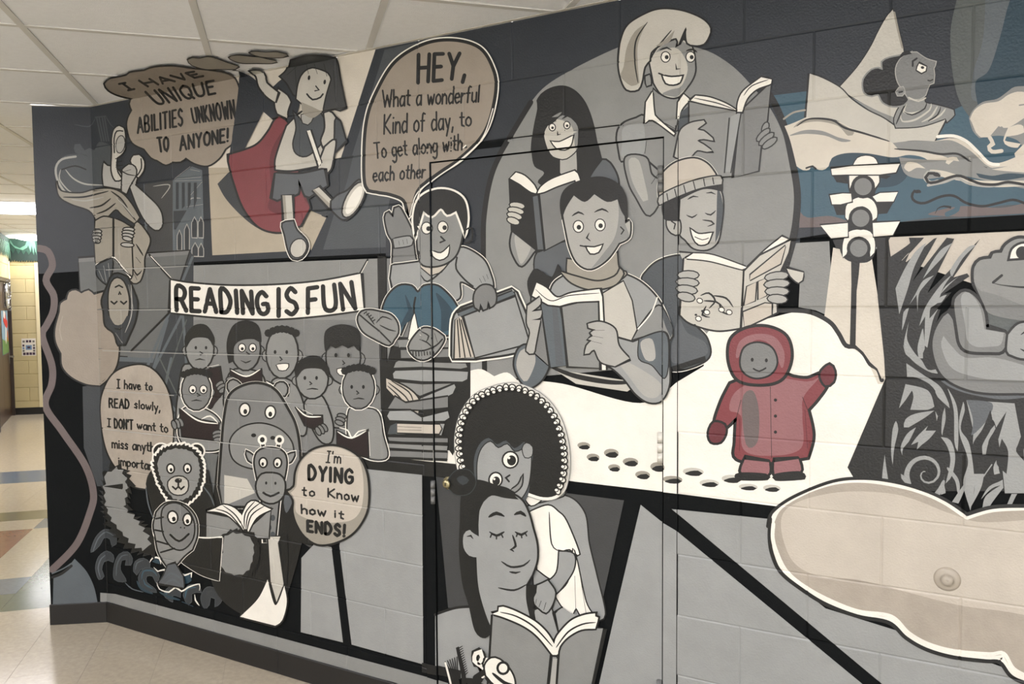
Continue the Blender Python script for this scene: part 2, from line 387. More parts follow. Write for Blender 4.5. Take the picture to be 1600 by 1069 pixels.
lines('b', 2.6, '330,420 340,370 400,368 425,400', '400,480 350,450 340,420', '500,540 480,510 520,485', '600,540 615,480 670,470'); lines('B', 4, '440,500 500,530 570,550', '580,560 650,590', '300,430 330,480 400,510')
f('B', '565,425 600,385 640,400 640,430 600,450'); f('B', '395,310 415,290 440,300 445,325 420,320')
lines('w', 2.4, '380,315 400,285 440,290 450,325', '405,345 430,370 470,360 485,400 460,410', '425,440 440,480 500,500 540,470 580,495 620,470 690,450 690,490', '555,390 560,375 600,395 640,380 640,410', '660,515 665,550 690,585')

# ---- thought cloud and reader hanging upside down
fig('painted_thought_cloud', 'plain tan thought cloud with scalloped edge at the left end of the mural', 'thought cloud')
at(60,420,.2245)
f('t', '200,215* 215,165 260,150 300,172* 350,150 388,182* 482,155* 440,215* 455,300* 470,385* 530,440 560,540 545,670 490,760 430,812* 330,800 230,750 170,680 162,590* 125,510 120,420 150,300* 158,240', '1.8k')
l('T', 1.2, '170,330 150,420 165,500'); l('u', 1.2, '430,400 430,790')

fig('painted_upside_down_reader', 'grey child painted upside down holding an open book, feet pointing at the ceiling', 'painted figure')
at(50,160,.1875)
f('s', '200,560 250,460 350,430 450,445 610,545* 600,700* 420,760 300,790 220,690')
lines('l', 3.4, '365,452 250,475 200,545 215,650 290,760 400,800 560,770', taper=0); lines('l', 2.6, '280,560 340,630 440,680 590,690'); l('k', 1.6, '250,560 360,530 450,560')
lines('l', 2.2, '240,560 230,640 300,730 360,765')
f('u', '205,655* 240,740 400,760 520,730 650,722 750,760 830,850 895,960* 860,1010* 760,940 700,890 620,960 540,985* 480,900 330,845 230,780', '1.6k')
lines('k', 2, '260,790 420,790 560,760 640,740', '480,880 580,860 660,800', '540,930 620,900 700,840', '720,800 800,900 870,990', '660,740 740,800 800,880')
lines('l', 2, '330,810 450,820 600,790', '700,790 780,870 850,960')
f('l', '600,505* 630,530 700,545 745,600* 740,720* 600,695* 592,600', '1.6k')
f('l', '820,560* 862,570 880,610 860,690* 960,780 1050,870 1085,950 1080,1040 1030,1062 950,990 880,860 820,700* 790,650*', '1.6k')
sub('shoe')
f('L', '672,300 690,225 730,198 765,215 778,290 775,390 740,440 705,465* 705,560 750,640* 700,650 668,570 672,420', '1.6k'); l('k', 1.6, '690,420 688,300 710,240 760,240'); lines('k', 1.2, '700,470 740,460', '705,500 750,490', '708,530 755,525', taper=0)
e('l', 740, 350, 34, 70, 8, '1k')
sub('shoe')
f('L', '828,490 850,445 895,440 935,490 930,570 890,625* 860,600 850,540', '1.6k'); l('k', 1.5, '912,470 915,550 880,610'); f('l', '760,560* 810,520 860,540 870,600 820,690 790,760* 755,740', '1.5k'); lines('k', 1.4, '700,540 800,600 870,610', '760,580 830,560')
sub('book', 'open pale grey book held upside down by the hanging child')
at(50,340,.1875)
f('u', '532,30* 600,-5 672,8* 672,318* 535,385* 525,200', '1.6k'); f('u', '690,10* 760,40 842,92* 850,500* 760,410 690,320*', '1.6k'); l('k', 1.4, '680,0 682,320'); l('w', 3, '540,392 672,332'); l('w', 3, '690,335 840,515'); l('k', 1.2, '540,402 676,340 760,430 845,505')
back()
f('u', '845,250* 850,120 880,40 960,130 985,200 940,330 935,430 900,530 850,545 820,520* 850,480', '1.6k'); lines('k', 1.8, '870,220 920,300 930,320', '850,430 880,480 920,440', '870,330 910,380', '855,470 880,520')
f('s', '540,400* 670,340* 672,420 640,560* 600,540 548,480', '1.5k'); lines('l', 2, '560,440 600,530', '600,400 625,540', '640,380 650,500')
fingers(545, 118, 34, 14, 4, 4, 'l'); fingers(810, 100, 44, 14, 8, 4, 'l'); e('l', 800, 228, 50, 14, 4, '1.2k')
sub('head')
f('z', '640,560* 670,490 720,470 800,500* 850,620 880,720 860,860 820,960 780,1050* 720,1060* 690,960 620,900 605,780 590,690', '2k')
f('u', '645,640 670,540 715,505 765,535 800,620 812,720 795,840 735,925 680,895 650,800', '1.6k')
lines('l', 1.6, '830,560 835,800 780,960', '810,560 850,760', '700,960 760,1050'); l('z', 5, '640,830 690,905 760,900 805,830')
l('k', 2, '665,700 690,720 712,700'); l('k', 2, '745,700 770,720 792,700'); l('k', 1.6, '728,640 735,620 745,640'); l('k', 1.8, '700,580 730,565 760,582')

# ---- unique abilities balloon (runs on to the ceiling)
fig('thought_balloon', 'grey-brown thought balloon about unique abilities, its top running onto the ceiling', 'speech balloon')
at(0,0,.25)
f('t', '655,520 690,490* 790,470* 810,452 900,440* 960,420 1080,412 1200,428 1320,440 1440,470 1490,540 1510,690* 1500,780 1480,870 1410,930* 1370,990 1300,1035 1220,1020 1165,985* 1130,1010 1080,1010* 1040,1030 985,1000* 950,985 905,930* 830,890 800,800 805,740 830,690* 815,650 830,612* 740,590 680,560', '1.8k')
text("1 HAVE", (800,560), (1270,470), (745,520), (1215,442), 3.4, sp=.3); text("UNIQUE", (990,655), (1350,585), (910,570), (1335,500), 3.8, sp=.32)
text("ABILITIES", (865,832), (1145,785), (862,740), (1142,680), 3.4, sp=.36); text("UNKNOWN", (1215,770), (1475,738), (1198,680), (1462,627), 3.2, sp=.4)
text("TO", (1000,950), (1055,940), (985,862), (1055,858), 3.7, sp=.34); text("ANYONE!", (1130,940), (1430,885), (1125,855), (1430,805), 3.7, sp=.34)
for i, (t, lab) in enumerate((('1175,370 1200,355 1240,362 1300,350 1360,365 1410,385 1490,410 1470,425 1380,425 1280,425 1200,400', 'largest grey thought puff painted on the ceiling nearest the balloon'),
    ('1432,355 1480,340 1560,348 1620,352 1670,365 1730,378 1700,388 1600,388 1500,385', 'middle grey thought puff painted on the ceiling between two others'), ('1560,322 1600,316 1660,322 1730,320 1800,338 1770,350 1700,352 1620,345', 'smallest grey thought puff on the ceiling beside the caped child'))):
    fig('thought_puff', lab, 'thought cloud', 'thought puffs painted on the ceiling'); f('u', t, '1.1k')

# ---- caped child
fig('painted_caped_child', 'leaping child in a long red cape and grey shorts on the cream panel', 'painted figure')
at(300,0,.25)
sub('shadow'); f('n', '235,440 300,440 360,470 400,500 480,560 560,500 640,460* 680,640 600,800 450,700* 330,940* 235,1000* 300,480')
at(300,240,.25); f('z', '232,115* 160,190* 210,280 300,380 400,460 500,500 565,502* 600,560* 740,610* 850,400* 735,355* 640,480* 900,340 1010,10* 540,100*')
F('C', '740,360 840,402 745,606 730,560 660,450')
sub('cape', 'long red cape streaming behind the child')
at(300,0,.25)
f('r', '555,722* 520,760 480,830 400,915 240,970* 236,1010* 250,1068* 270,1140 330,1300 430,1420 560,1450 680,1410* 740,1300* 700,1180 640,980* 600,770*', '2.2k')
f('R', '600,780* 520,900 490,1010 500,1200 480,1300 540,1340* 580,1340* 640,980*'); f('R', '680,1100* 700,1190 740,1290* 700,1230')
sub('body')
f('L', '545,560* 600,600 620,640* 600,700 600,740* 540,710* 525,650', '2k')
f('L', '365,436 430,440 462,480 470,520 540,580* 525,640* 470,600 425,540 410,480 380,450', '2k')
f('L', '600,790* 560,900 530,1000 530,1060* 620,1065 720,1050 820,1030* 840,900 860,820 880,760* 800,700 700,700', '2k')
f('s', '640,700* 660,800 640,900 660,960 720,975 790,920 830,860 840,780 790,700 720,780', '1.6k'); f('l', '690,720 720,710 760,740 730,780 700,770', '1k')
f('L', '830,690* 880,710 920,780 920,860 830,920* 815,880 840,800', '2k'); f('s', '905,745 930,760 965,880* 890,960* 900,860', '1.8k')
f('L', '840,920* 900,880 885,1000 870,1060 840,1090* 800,1080 800,1030', '2k')
F('w', '725,820 745,815 815,1020 800,1040', '1.2k')
at(300,240,.25)
f('S', '530,125* 680,130 830,100* 850,200* 800,230 740,270* 715,262 690,200 670,160* 668,250 600,262 540,290 512,280*', '2.2k')
F('L', '572,262 630,262 640,420 585,430', '1.8k'); F('L', '762,230 800,212 888,300 865,340', '1.8k'); F('u', '572,262 590,262 600,420 585,430'); F('u', '762,230 772,224 875,320 865,340')
sub('shoe'); f('S', '575,440 640,425* 660,480 720,545 725,600 690,650 640,655 610,600 590,510', '3.4w 2k'); e('L', 672, 592, 46, 58, 25, '1.3k')
sub('shoe'); f('S', '880,300* 920,262 980,235 1050,170 1085,200 1070,290 1010,380 950,410 880,350*', '2k'); e('L', 1018, 290, 46, 118, 28, '1.8k'); e('w', 1020, 292, 32, 98, 28, '')
sub('head')
at(300,0,.25)
f('d', '620,370* 720,345 850,350 905,375 930,500 950,600 965,670* 930,690* 900,680 860,690* 830,700* 640,590* 600,520 560,480* 600,440', '1.8k')
f('L', '715,450* 760,430 850,460 870,500* 840,600 820,695* 740,680 660,620* 670,540 690,480', '1.6k')
lines('k', 1.8, '720,400 735,465', '770,400 790,465', '830,400 850,480', '650,420 660,560', '890,440 905,640', '600,470 660,420')
e('k', 738, 488, 8, 15, 8); e('k', 836, 515, 8, 15, 8); l('k', 1.5, '780,540 800,565 775,570'); l('k', 2, '725,590 760,625 810,610 825,590')
f('u', '690,640* 760,670 820,700* 760,740 700,710')

# ---- READING IS FUN banner
fig('painted_banner', 'white painted banner reading READING IS FUN hung from two strings', 'banner')
full()
lines('k', 2.2, '234,398 268,437', '267,487 206,548', '558,436 575,406', taper=0); l('w', 1, '236,400 268,434'); l('w', 1, '561,434 575,408')
f('w', '268,438* 300,443 360,447 430,446 500,440 564,428* 569,484* 500,493 430,498 350,496 268,488*', '2k')
text("READING", (277,485), (421,491), (277,449), (418,457), 7.0, sp=.36); text("IS", (435,494), (466,490), (435,452), (463,450), 7.2, sp=.4); text("FUN", (482,489), (556,482), (482,451), (550,441), 7.0, sp=.36)

# ---- "I have to READ slowly" balloon
fig('speech_balloon', 'tan oval speech balloon about reading slowly, partly behind a furry creature', 'speech balloon')
at(0,520,.28064)
f('T', '770,180 860,212 930,310 962,450 965,580 950,760* 810,868* 740,850 670,780 600,660 568,500 572,350 640,225', '1.8k')
text("1 have to", (655,308), (850,322), (655,260), (850,278), 2.3, sp=.24); text("READ", (612,415), (722,422), (612,368), (722,372), 2.7, sp=.36); text("slowly,", (752,418), (895,438), (752,374), (895,392), 2.3, sp=.2)
text("1", (602,522), (618,524), (602,478), (618,480), 2.2); text("DON'T", (642,530), (742,538), (640,480), (742,486), 2.7, sp=.34); text("want to", (768,534), (938,556), (768,490), (935,508), 2.3, sp=.2)
text("miss anyth", (628,640), (862,662), (626,590), (862,612), 2.3, sp=.2); text("importar", (664,735), (850,765), (662,690), (850,715), 2.3, sp=.2)

# ---- HEY balloon
fig('speech_balloon', 'tall grey-brown speech balloon beginning HEY between the caped child and the arch', 'speech balloon')
full()
f('t', '575,290 573,240 577,190 590,150 620,100 665,72 710,66 750,78 770,110 774,140 765,185 750,215 720,245 690,265 670,280 652,298 641,335* 634,312 612,302 590,298', '6w 3.6k')
l('w', 1.6, '642,338 652,305 676,283 724,248 756,215 772,170')
text("HEY,", (655,130), (728,122), (656,86), (732,84), 6.0, sp=.36)
text("What a wonderful", (600,168), (750,160), (600,142), (752,134), 2.8, sp=.2); text("Kind of day,", (602,210), (710,202), (603,180), (710,174), 2.8, sp=.2); text("to", (721,199), (738,197), (720,175), (738,174), 2.8)
text("To get along with", (588,248), (724,235), (586,224), (724,210), 2.7, sp=.2); text("each other", (585,284), (666,278), (585,262), (668,256), 2.7, sp=.22)

# ---- stack of books under the seated child
at(560,480,.25)
BK = [('215,205 600,200 640,230 590,330 250,330', 'g'), ]
fig('painted_book_stack', 'leaning stack of grey painted books under the seated child in blue trousers', 'painted books')
full()
F('k', '612,540 735,560 735,640 706,716 604,714 600,590')
F('w', '609,713 700,722 714,722 702,704 609,702')
at(560,480,.25)
for nm, t, c in (('a', '245,205 480,200 560,205 560,250 258,252', 'h'), ('b', '268,268 560,262 600,262 600,310 270,318', 'g'), ('c', '255,335 420,345 670,352 680,375 640,385 400,372 225,378 238,345', 'h'),
                ('d', '235,398 420,392 640,402 685,405 680,450 650,465 400,462 225,445 220,415', 'G'), ('e', '210,465 400,482 590,478 400,560 330,520', 'h'),
                ('f', '395,600* 385,575 600,482 608,500 590,540 400,640', 'G'), ('g', '235,560 300,600 560,560 560,625 400,640 190,632', 'g'), ('h', '200,650 330,645 400,690 560,650 570,690 540,710 400,712 200,705 185,680', 'G'),
                ('i', '205,740 240,725 540,730 520,800 190,790', 'G'), ('j', '190,812 560,820 560,845 200,838', 'g'), ('k', '190,852 560,868 555,895 200,882', 'h'), ('l', '195,895 560,910 555,945 205,932', 'g')):
    sub('book')
    f(c, ' '.join(w+'*' for w in t.split()), '1.8k')
    if nm == 'e': f('e', '178,445* 300,500 370,560 390,620 370,670* 330,660 180,505*', '1.8k'); lines('k', 1.6, '190,470 300,560 340,640', '185,490 260,560 330,655', '210,460 320,530 350,600')
    if nm == 'i': f('s', '205,740* 245,722* 250,790* 190,795*'); F('e', '248,728 510,735 520,760 505,790 248,782', '1.4k'); lines('k', 1.5, '250,745 400,752', '250,766 400,768')
    if nm in 'jkl': l('k', 2.6, '195,%d 400,%d 560,%d' % {'j': (845,860,852), 'k': (888,900,902), 'l': (936,946,952)}[nm], 1)

fig('painted_seated_child', 'smiling grey child in blue trousers waving, seated on the painted books', 'painted figure')
at(300,240,.25)
sub('arm')
f('g', '1215,400 1235,370 1265,400 1275,345 1300,335 1330,380 1380,480* 1390,560 1400,640 1420,740 1360,820* 1300,760 1265,700 1265,560 1235,500', '3.4w 2k'); f('G', '1265,535* 1370,520 1380,570 1275,590*', '1.4k'); lines('k', 1.3, '1300,545 1305,575', '1325,540 1332,570', '1350,535 1355,565')
back()
at(700,240,.25)
f('G', '-340,700* -250,690 -60,660 20,620* 100,590 220,660 270,760 285,830 270,880* 170,840* 80,800 75,900 -20,930 -150,940 -330,860* -350,780*', '3.4w 2k')
l('k', 2, '60,650 55,720 110,790 160,830'); lines('k', 1.4, '200,780 215,810', '222,765 238,800', '245,755 255,785')
at(300,240,.25)
F('e', '1425,650 1500,720 1560,690 1640,640 1560,740 1500,760 1440,710', '1.2k'); lines('k', 2, '1440,760 1480,800 1560,740 1600,700')
sub('trousers', 'blue trousers with both knees drawn up')
f('b', '1190,1010* 1230,900 1300,830 1380,830 1420,870 1460,830 1540,830 1620,900 1660,960 1700,1020* 1690,1090* 1620,1130 1540,1130 1440,1120* 1370,990* 1310,1130* 1240,1100*', '3.4w 2.2k')
f('B', '1290,1110* 1360,980* 1340,880 1380,960 1400,1020*'); f('B', '1560,1120* 1560,980 1530,870 1620,960 1680,1080*'); l('k', 2.2, '1405,900 1395,980 1420,1090')
full(); f('w', '640,530* 646,500 650,490* 656,520 658,532*', '1k')
at(560,480,.25)
sub('shoe')
f('h', '8,80 30,30 80,20 140,30 210,50 250,100 255,160 230,200 200,235 120,200 40,150', '3.4w 2k'); l('k', 1.8, '20,50 90,110 140,150 210,220'); lines('k', 1.6, '120,100 160,60 220,80', '140,110 200,140 245,150', '60,35 90,80 110,110'); 
for x, y in ((45, 40), (60, 50), (74, 62), (86, 76), (97, 90)): l('k', 1.3, [(x, y), (x+16, y-12)])
sub('shoe')
f('h', '330,270 335,220 400,140 460,135 520,170 540,200 500,270 440,320 380,320', '3.4w 2k'); l('k', 1.8, '335,270 420,270 490,240 530,200'); lines('k', 1.6, '390,200 440,220 480,260', '400,150 450,180 430,220', '480,160 500,220')
for x in range(350, 480, 18): l('k', 1.3, [(x, 278), (x+2, 308-(x-350)//8)])
at(700,240,.25)
sub('head')
full()
f('h', '655,362 656,395 664,414 690,414 712,400 722,372 724,345 720,322 690,314 662,325', '2k')
f('k', '651,372* 648,340 656,312 680,297 706,298 726,312 732,340 728,368* 720,345 714,330* 700,336 690,326 676,338 664,330* 658,350', '2.6w')
eyes(681, 356, 12, 8.5, (.35, .1), -4); l('k', 2, '690,370 696,376 689,379'); f('w', '676,392* 690,396 703,385* 700,400 688,406 678,400', '1.4k'); l('k', 1.8, '728,360 738,356 738,376 727,380')
full()
sub('book', 'large closed grey book leaning at the seated child\'s side')
f('G', '722,482* 802,452* 808,458 830,538 745,560* 708,560* 710,500', '5w 2.4k')
F('G', '724,484 804,458 828,536 744,558', '1.6k'); F('e', '713,500 722,494 742,558 712,560', '1.2k'); lines('k', 1.5, '716,500 720,558', '719,498 728,558', '722,500 737,557', taper=0); F('q', '716,490 802,455 806,460 722,494', '1.6k')
back(); sub('hand'); full()
f('g', '745,455 756,446 770,448 776,460 775,474 768,480* 764,470 762,482 757,484 752,474 750,484 744,480 742,468', '1.8k')

# ---- the oval group
fig('painted_dark_haired_reader', 'girl with long black hair reading a black covered book inside the grey arch', 'painted figure')
at(700,240,.25)
f('h', '390,560 410,470 440,460 560,560 530,620 460,702 410,640', '2k'); f('l', '415,520 450,490 520,570 460,690 430,620')
f('S', '560,640* 640,560 860,400 1060,300* 1060,160 1010,60 960,40 900,80 840,190 780,300 600,500 540,700*', '2k')
f('S', '540,720* 560,620 700,560 850,560 860,740* 760,800 690,690* 650,770 560,720', '1.6k'); f('k', '540,720* 600,740 650,775 690,690* 720,740 760,790 660,860 560,900* 520,900 500,800')
at(700,0,.25)
f('k', '555,630* 580,590 640,550 720,535 790,560 850,620 890,700 920,800 940,900 965,1000* 900,1090 860,1180* 840,1200 780,1180 700,1180* 640,1180 560,1140 600,1080 540,1040 522,960 525,880 540,780 560,680')
f('l', '700,1000* 800,930* 805,1060 790,1100 740,1110 700,1080*'); 
f('L', '605,850 625,790 670,740 720,700 770,740 812,790 815,880 800,940 740,990 690,990 640,960', '1.2k')
f('h', '640,740* 720,700 770,740 812,790 815,880 800,940* 790,860 780,800 740,760'); f('k', '600,800* 620,740 690,730 730,690 790,720 830,800* 800,760 720,722 660,770')
eyes(700, 790, 46, 20, (.1, .2), -8); lines('k', 2, '620,780 650,752 680,760', '715,745 750,725 775,740'); lines('k', 1.8, '685,820 690,845 710,840')
f('w', '650,885* 700,890 785,850* 770,910 730,935 680,925', '1.4k')
sub('book', 'book with black and grey covers held open by the girl with black hair')
at(700,240,.25)
F('k', '385,160 560,250 610,600 570,610 400,480', '1.4k'); F('g', '575,255 790,170 845,230 840,480 610,600', '1.8k'); F('S', '530,270 560,262 600,600 560,600'); lines('k', 1.6, '565,260 600,600', taper=0)
f('w', '388,155* 425,118* 480,140 540,200 560,248* 520,240 450,190*', '1.6k'); f('w', '560,248* 580,210 650,160 790,108* 810,125 845,230* 825,235* 795,165* 680,205 600,240', '1.6k')
back(); sub('hand'); fingers(432, 325, 46, 18, 14, 4, 'L')

fig('painted_fair_haired_reader', 'fair haired girl in a grey polo shirt holding a book at the arch top', 'painted figure')
at(950,0,.25)
f('h', '60,860 90,780 180,740 240,730 420,830* 500,800 640,760* 640,1100 420,1068* 330,1068* 240,990* 80,1005*', '2k')
f('G', '90,880 100,800 200,770 230,800 220,960 90,985'); f('h', '110,985 235,985 270,1090 330,1130* 420,1060 460,1130* 330,1260 280,1330 240,1340 180,1240 130,1140', '1.8k'); f('l', '130,1000 190,1000 230,1140 250,1250 220,1260 150,1130')
lines('k', 2, '240,880 230,960', '330,1060 270,1150')
f('h', '285,560* 340,600 440,610* 432,820* 330,760 290,720', '1.4k'); f('w', '240,640* 280,575* 290,700 310,740 420,835* 415,845 280,750 232,775*', '1.6k'); f('w', '440,640* 475,590* 515,625* 460,690 440,780 430,820*', '1.6k'); f('s', '460,700* 512,660* 512,780 430,820*')
sub('head')
f('L', '262,380* 300,300 420,240 520,290 545,400 540,470 500,540 430,610 340,590 290,520*', '1.8k')
f('h', '520,290* 545,400 540,470 500,540 430,610* 340,590 400,560 460,540 500,440 480,360 420,300 300,330* 340,290 430,250')
f('L', '262,380* 230,420 215,500* 190,560 120,560 82,480 70,380 85,260 130,160 240,90 330,62 430,66 520,90 600,130 640,180 630,230 600,275 560,285* 500,270 490,180* 460,250 440,290* 430,240 330,280 270,330', '2k')
f('u', '82,480 100,420 120,300 170,200 240,150* 190,280 190,420 200,520* 150,540'); lines('k', 1.8, '250,140 180,250 170,380 190,520', '262,380 310,300 400,190', '440,290 490,180 470,260'); f('u', '300,290* 360,250 420,190* 390,260 330,290')
eyes(440, 358, 78, 30, (.25, .05), 0); lines('k', 2.2, '325,315 370,300 400,315', '490,320 530,310 560,330'); lines('k', 1.8, '425,400 430,435 455,430')
f('w', '345,475* 400,485 465,478* 450,515 410,530 365,520', '1.8k'); l('k', 1.8, '320,460 345,470'); f('h', '238,480 262,470 270,530 245,540', '1.6k')
sub('book', 'wide grey book held by the fair haired girl')
F('h', '512,640 800,695 810,1100 600,1110 512,960', '1.8k'); F('g', '830,700 1020,520 995,750 960,880 940,1068 790,1110', '1.8k'); F('G', '770,730 835,700 775,1075 735,1075'); lines('k', 1.5, '835,700 770,1080', '760,740 730,1080', taper=0)
f('w', '520,630* 550,600* 640,612 740,650 805,690* 700,670 600,650', '1.6k'); f('w', '810,700* 815,640 850,570 960,485* 1025,500* 1020,525 930,560 870,620 840,700*', '1.6k'); lines('k', 1.3, '540,615 680,645 790,685', '850,600 900,540 1005,500')
back(); sub('hand')
f('l', '440,870* 460,810 520,770 600,755* 610,770 560,810 600,820 655,865* 660,880 600,870 560,880 600,905 655,945* 620,950 560,940 530,970 480,1010* 420,980*', '1.6k'); fingers(985, 800, 34, 17, 118, 1, 'h'); fingers(972, 845, 52, 18, -38, 3, 'h', gap=.9)

fig('painted_beanie_reader', 'laughing boy in a pale knitted hat holding a cream comic, right side of the arch', 'painted figure')
full()
f('s', '1004,440 1010,425 1030,408 1064,400 1075,410 1075,490 1105,530 1104,562 1048,576 1040,520 1020,470', '3.4w 2k')
f('S', '1060,500 1075,520 1102,535 1102,556 1050,565')
F('l', '1062,395 1108,398 1106,408 1068,408', '1.2k')
sub('head')
f('l', '1062,300* 1080,290 1110,288 1125,296 1130,320 1126,360 1120,380 1105,390 1085,388 1072,375 1062,360', '1.8k')
f('s', '1122,296 1130,320 1126,360 1118,380* 1120,340')
f('l', '1062,345 1046,338 1043,352 1050,364 1062,366', '1.6k'); l('k', 1.5, '1050,346 1056,350 1054,358')
f('k', '1034,312* 1034,330 1040,344 1062,346* 1064,312* 1100,296 1130,300* 1124,284 1060,292'); 
f('e', '1032,318* 1030,290 1038,270 1058,254 1085,248 1105,256 1118,272 1124,286* 1090,290 1060,304', '3w 2k')
f('l', '1031,320* 1030,308 1060,292 1095,280 1126,276 1128,288* 1095,294 1062,306', '1.5k'); lines('k', 1.2, '1045,315 1043,303', '1058,308 1055,296', '1072,302 1069,290', '1087,296 1084,284', '1102,291 1100,280', '1116,288 1114,278', taper=0)
lines('k', 1.8, '1073,336 1082,340 1090,335', '1102,333 1111,336 1119,329', '1075,312 1084,307 1092,308', '1104,302 1112,301 1119,304', '1098,344 1112,346 1116,350 1106,354')
f('w', '1080,358* 1092,366 1113,364* 1106,380 1092,382 1084,372', '1.6k'); l('k', 1, '1086,370 1098,375 1108,372')
sub('comic', 'cream comic with framed panels held open by the boy in the hat')
f('L', '1070,404* 1110,408 1164,420* 1158,512* 1120,516 1080,505 1064,492*', '2k'); f('w', '1084,396* 1115,399 1168,418* 1160,421 1110,408 1072,404*', '1.4k'); f('w', '1168,418* 1195,392 1222,370* 1232,374* 1210,388 1180,412*', '1.6k')
F('L', '1164,424 1188,400 1236,376 1232,395 1212,440 1214,488 1160,515', '2k'); F('e', '1173,430 1228,384 1220,412 1172,438', '1.3k'); F('e', '1168,448 1182,441 1180,470 1164,477', '1.3k'); F('e', '1162,488 1196,474 1206,475 1206,492 1164,512', '1.3k'); F('e', '1186,440 1200,434 1198,462 1186,468', '1.2k')
for t in ('1095,462 1108,458 1118,470 1108,482', '1115,462 1135,466 1146,480', '1104,478 1098,492 1110,496', '1124,474 1130,488 1142,492', '1100,470 1120,472 1130,480'): l('k', 2.2, t, 1)
for x, y in ((1094,470),(1128,484),(1105,488),(1092,498),(1140,488)): e('w', x, y, 4, 3.2, 20, '1k', 8)
for x, y in ((1098,486),(1086,508),(1088,492)): e('k', x, y, 2.2, 1.8, 0, '', 7)
back(); sub('hand'); fingers(1076, 430, 16, 6.2, 6, 4, 'l')
sub('hand'); fingers(1214, 432, 18, 6.4, -2, 4, 'l')
f('L', '1230,420* 1256,426* 1254,438 1248,442 1236,432', '1.6k')

fig('painted_table_reader', 'short haired boy in a raglan shirt reading at a table, centre of the arch group', 'painted figure')
full()
F('L', '865,577 1000,598 980,612 900,600'); l('k', 8, '862,574 900,588 950,597 985,598', 1); F('k', '1040,576 1102,556 1104,564 1046,583')
f('G', '860,470* 870,440 920,418 960,424 1000,440 1030,470 1048,510 1045,520* 1030,560* 900,570* 858,520*', '3.4w 2k')
F('L', '938,462 975,440 988,470 998,530 960,540 940,520', '1.4k'); f('h', '1000,512* 1030,478 1048,505 1052,525 1045,532* 1010,524* 990,530*', '1.8k'); f('s', '1035,480 1052,510 1050,528* 1040,505'); l('w', 2, '998,514 1018,490 1028,465')
f('G', '990,535* 1040,520 1046,560 1047,600 1035,625 1015,628 995,615 975,590 950,570 925,568* 935,520*', '2k'); f('q', '1000,530* 1040,520 1046,560 1040,590 1020,570 1000,560', '1.2k'); f('l', '1002,535 1020,530 1025,560 1010,562'); f('l', '965,560 1000,575 1034,600 1028,620 1008,618 985,590')
f('q', '805,570 812,545 830,540 858,562 850,590 830,605 815,595', '2k'); f('l', '808,570 815,548 832,545 838,565 825,595 815,590')
sub('head')
f('u', '888,405* 930,410 965,395* 968,420 980,428 950,448 920,440 890,432', '1.6k'); f('u', '878,425* 900,432 935,440 962,432 970,420* 975,428 960,446 925,452 895,442', '1.8k')
f('l', '881,330 884,310 905,292 940,284 968,300 976,330 978,350* 985,345 984,370 968,380* 950,405 925,420 905,412 893,390 886,360', '3.4w 2k'); f('h', '965,300* 976,330 978,350 984,370 968,380 950,405 925,420* 945,395 962,370 968,335')
f('k', '879,345* 876,318 882,298 902,284 938,276 966,286 980,308 982,345* 972,330 966,312* 950,316 930,304* 915,316 898,306* 886,325')
eyes(922, 353, 17, 8.5, (.1, .15), -4); lines('k', 2.2, '895,338 905,332 914,336', '930,332 942,327 952,332'); lines('k', 2, '922,364 918,372 924,377')
f('w', '918,386* 930,387 942,383* 936,394 924,396', '1.6k'); l('k', 1.6, '908,384 918,386'); l('k', 1.4, '971,355 976,360 972,366')
sub('book', 'grey book standing open on the table before the raglan shirted boy')
F('g', '832,465 845,462 862,574 830,545', '1.6k'); F('q', '845,462 875,478 892,570 862,574', '1.4k'); F('h', '880,480 938,466 942,575 890,572', '2k'); F('S', '864,478 872,480 882,570 870,570')
f('w', '833,462* 840,442* 855,450 872,465 895,458 938,452* 942,464* 948,578* 942,578* 938,470* 900,472 876,478* 858,476*', '1.8k'); lines('k', 1.2, '838,452 862,470 890,462 938,458')
back(); sub('hand'); 
f('l', '826,478* 845,464* 846,475 832,487* 848,485* 846,496 832,500* 846,500* 843,514 838,540 835,552 824,548 830,520 825,505', '1.6k')
sub('hand'); f('l', '920,506* 940,503 962,514 968,540 985,560* 962,572* 940,565 930,546 922,552 915,553* 918,540 926,532* 920,530 928,525* 924,520 932,515* 921,512', '1.7k'); lines('k', 1.2, '930,516 946,516', '928,525 944,528', '926,533 942,537')

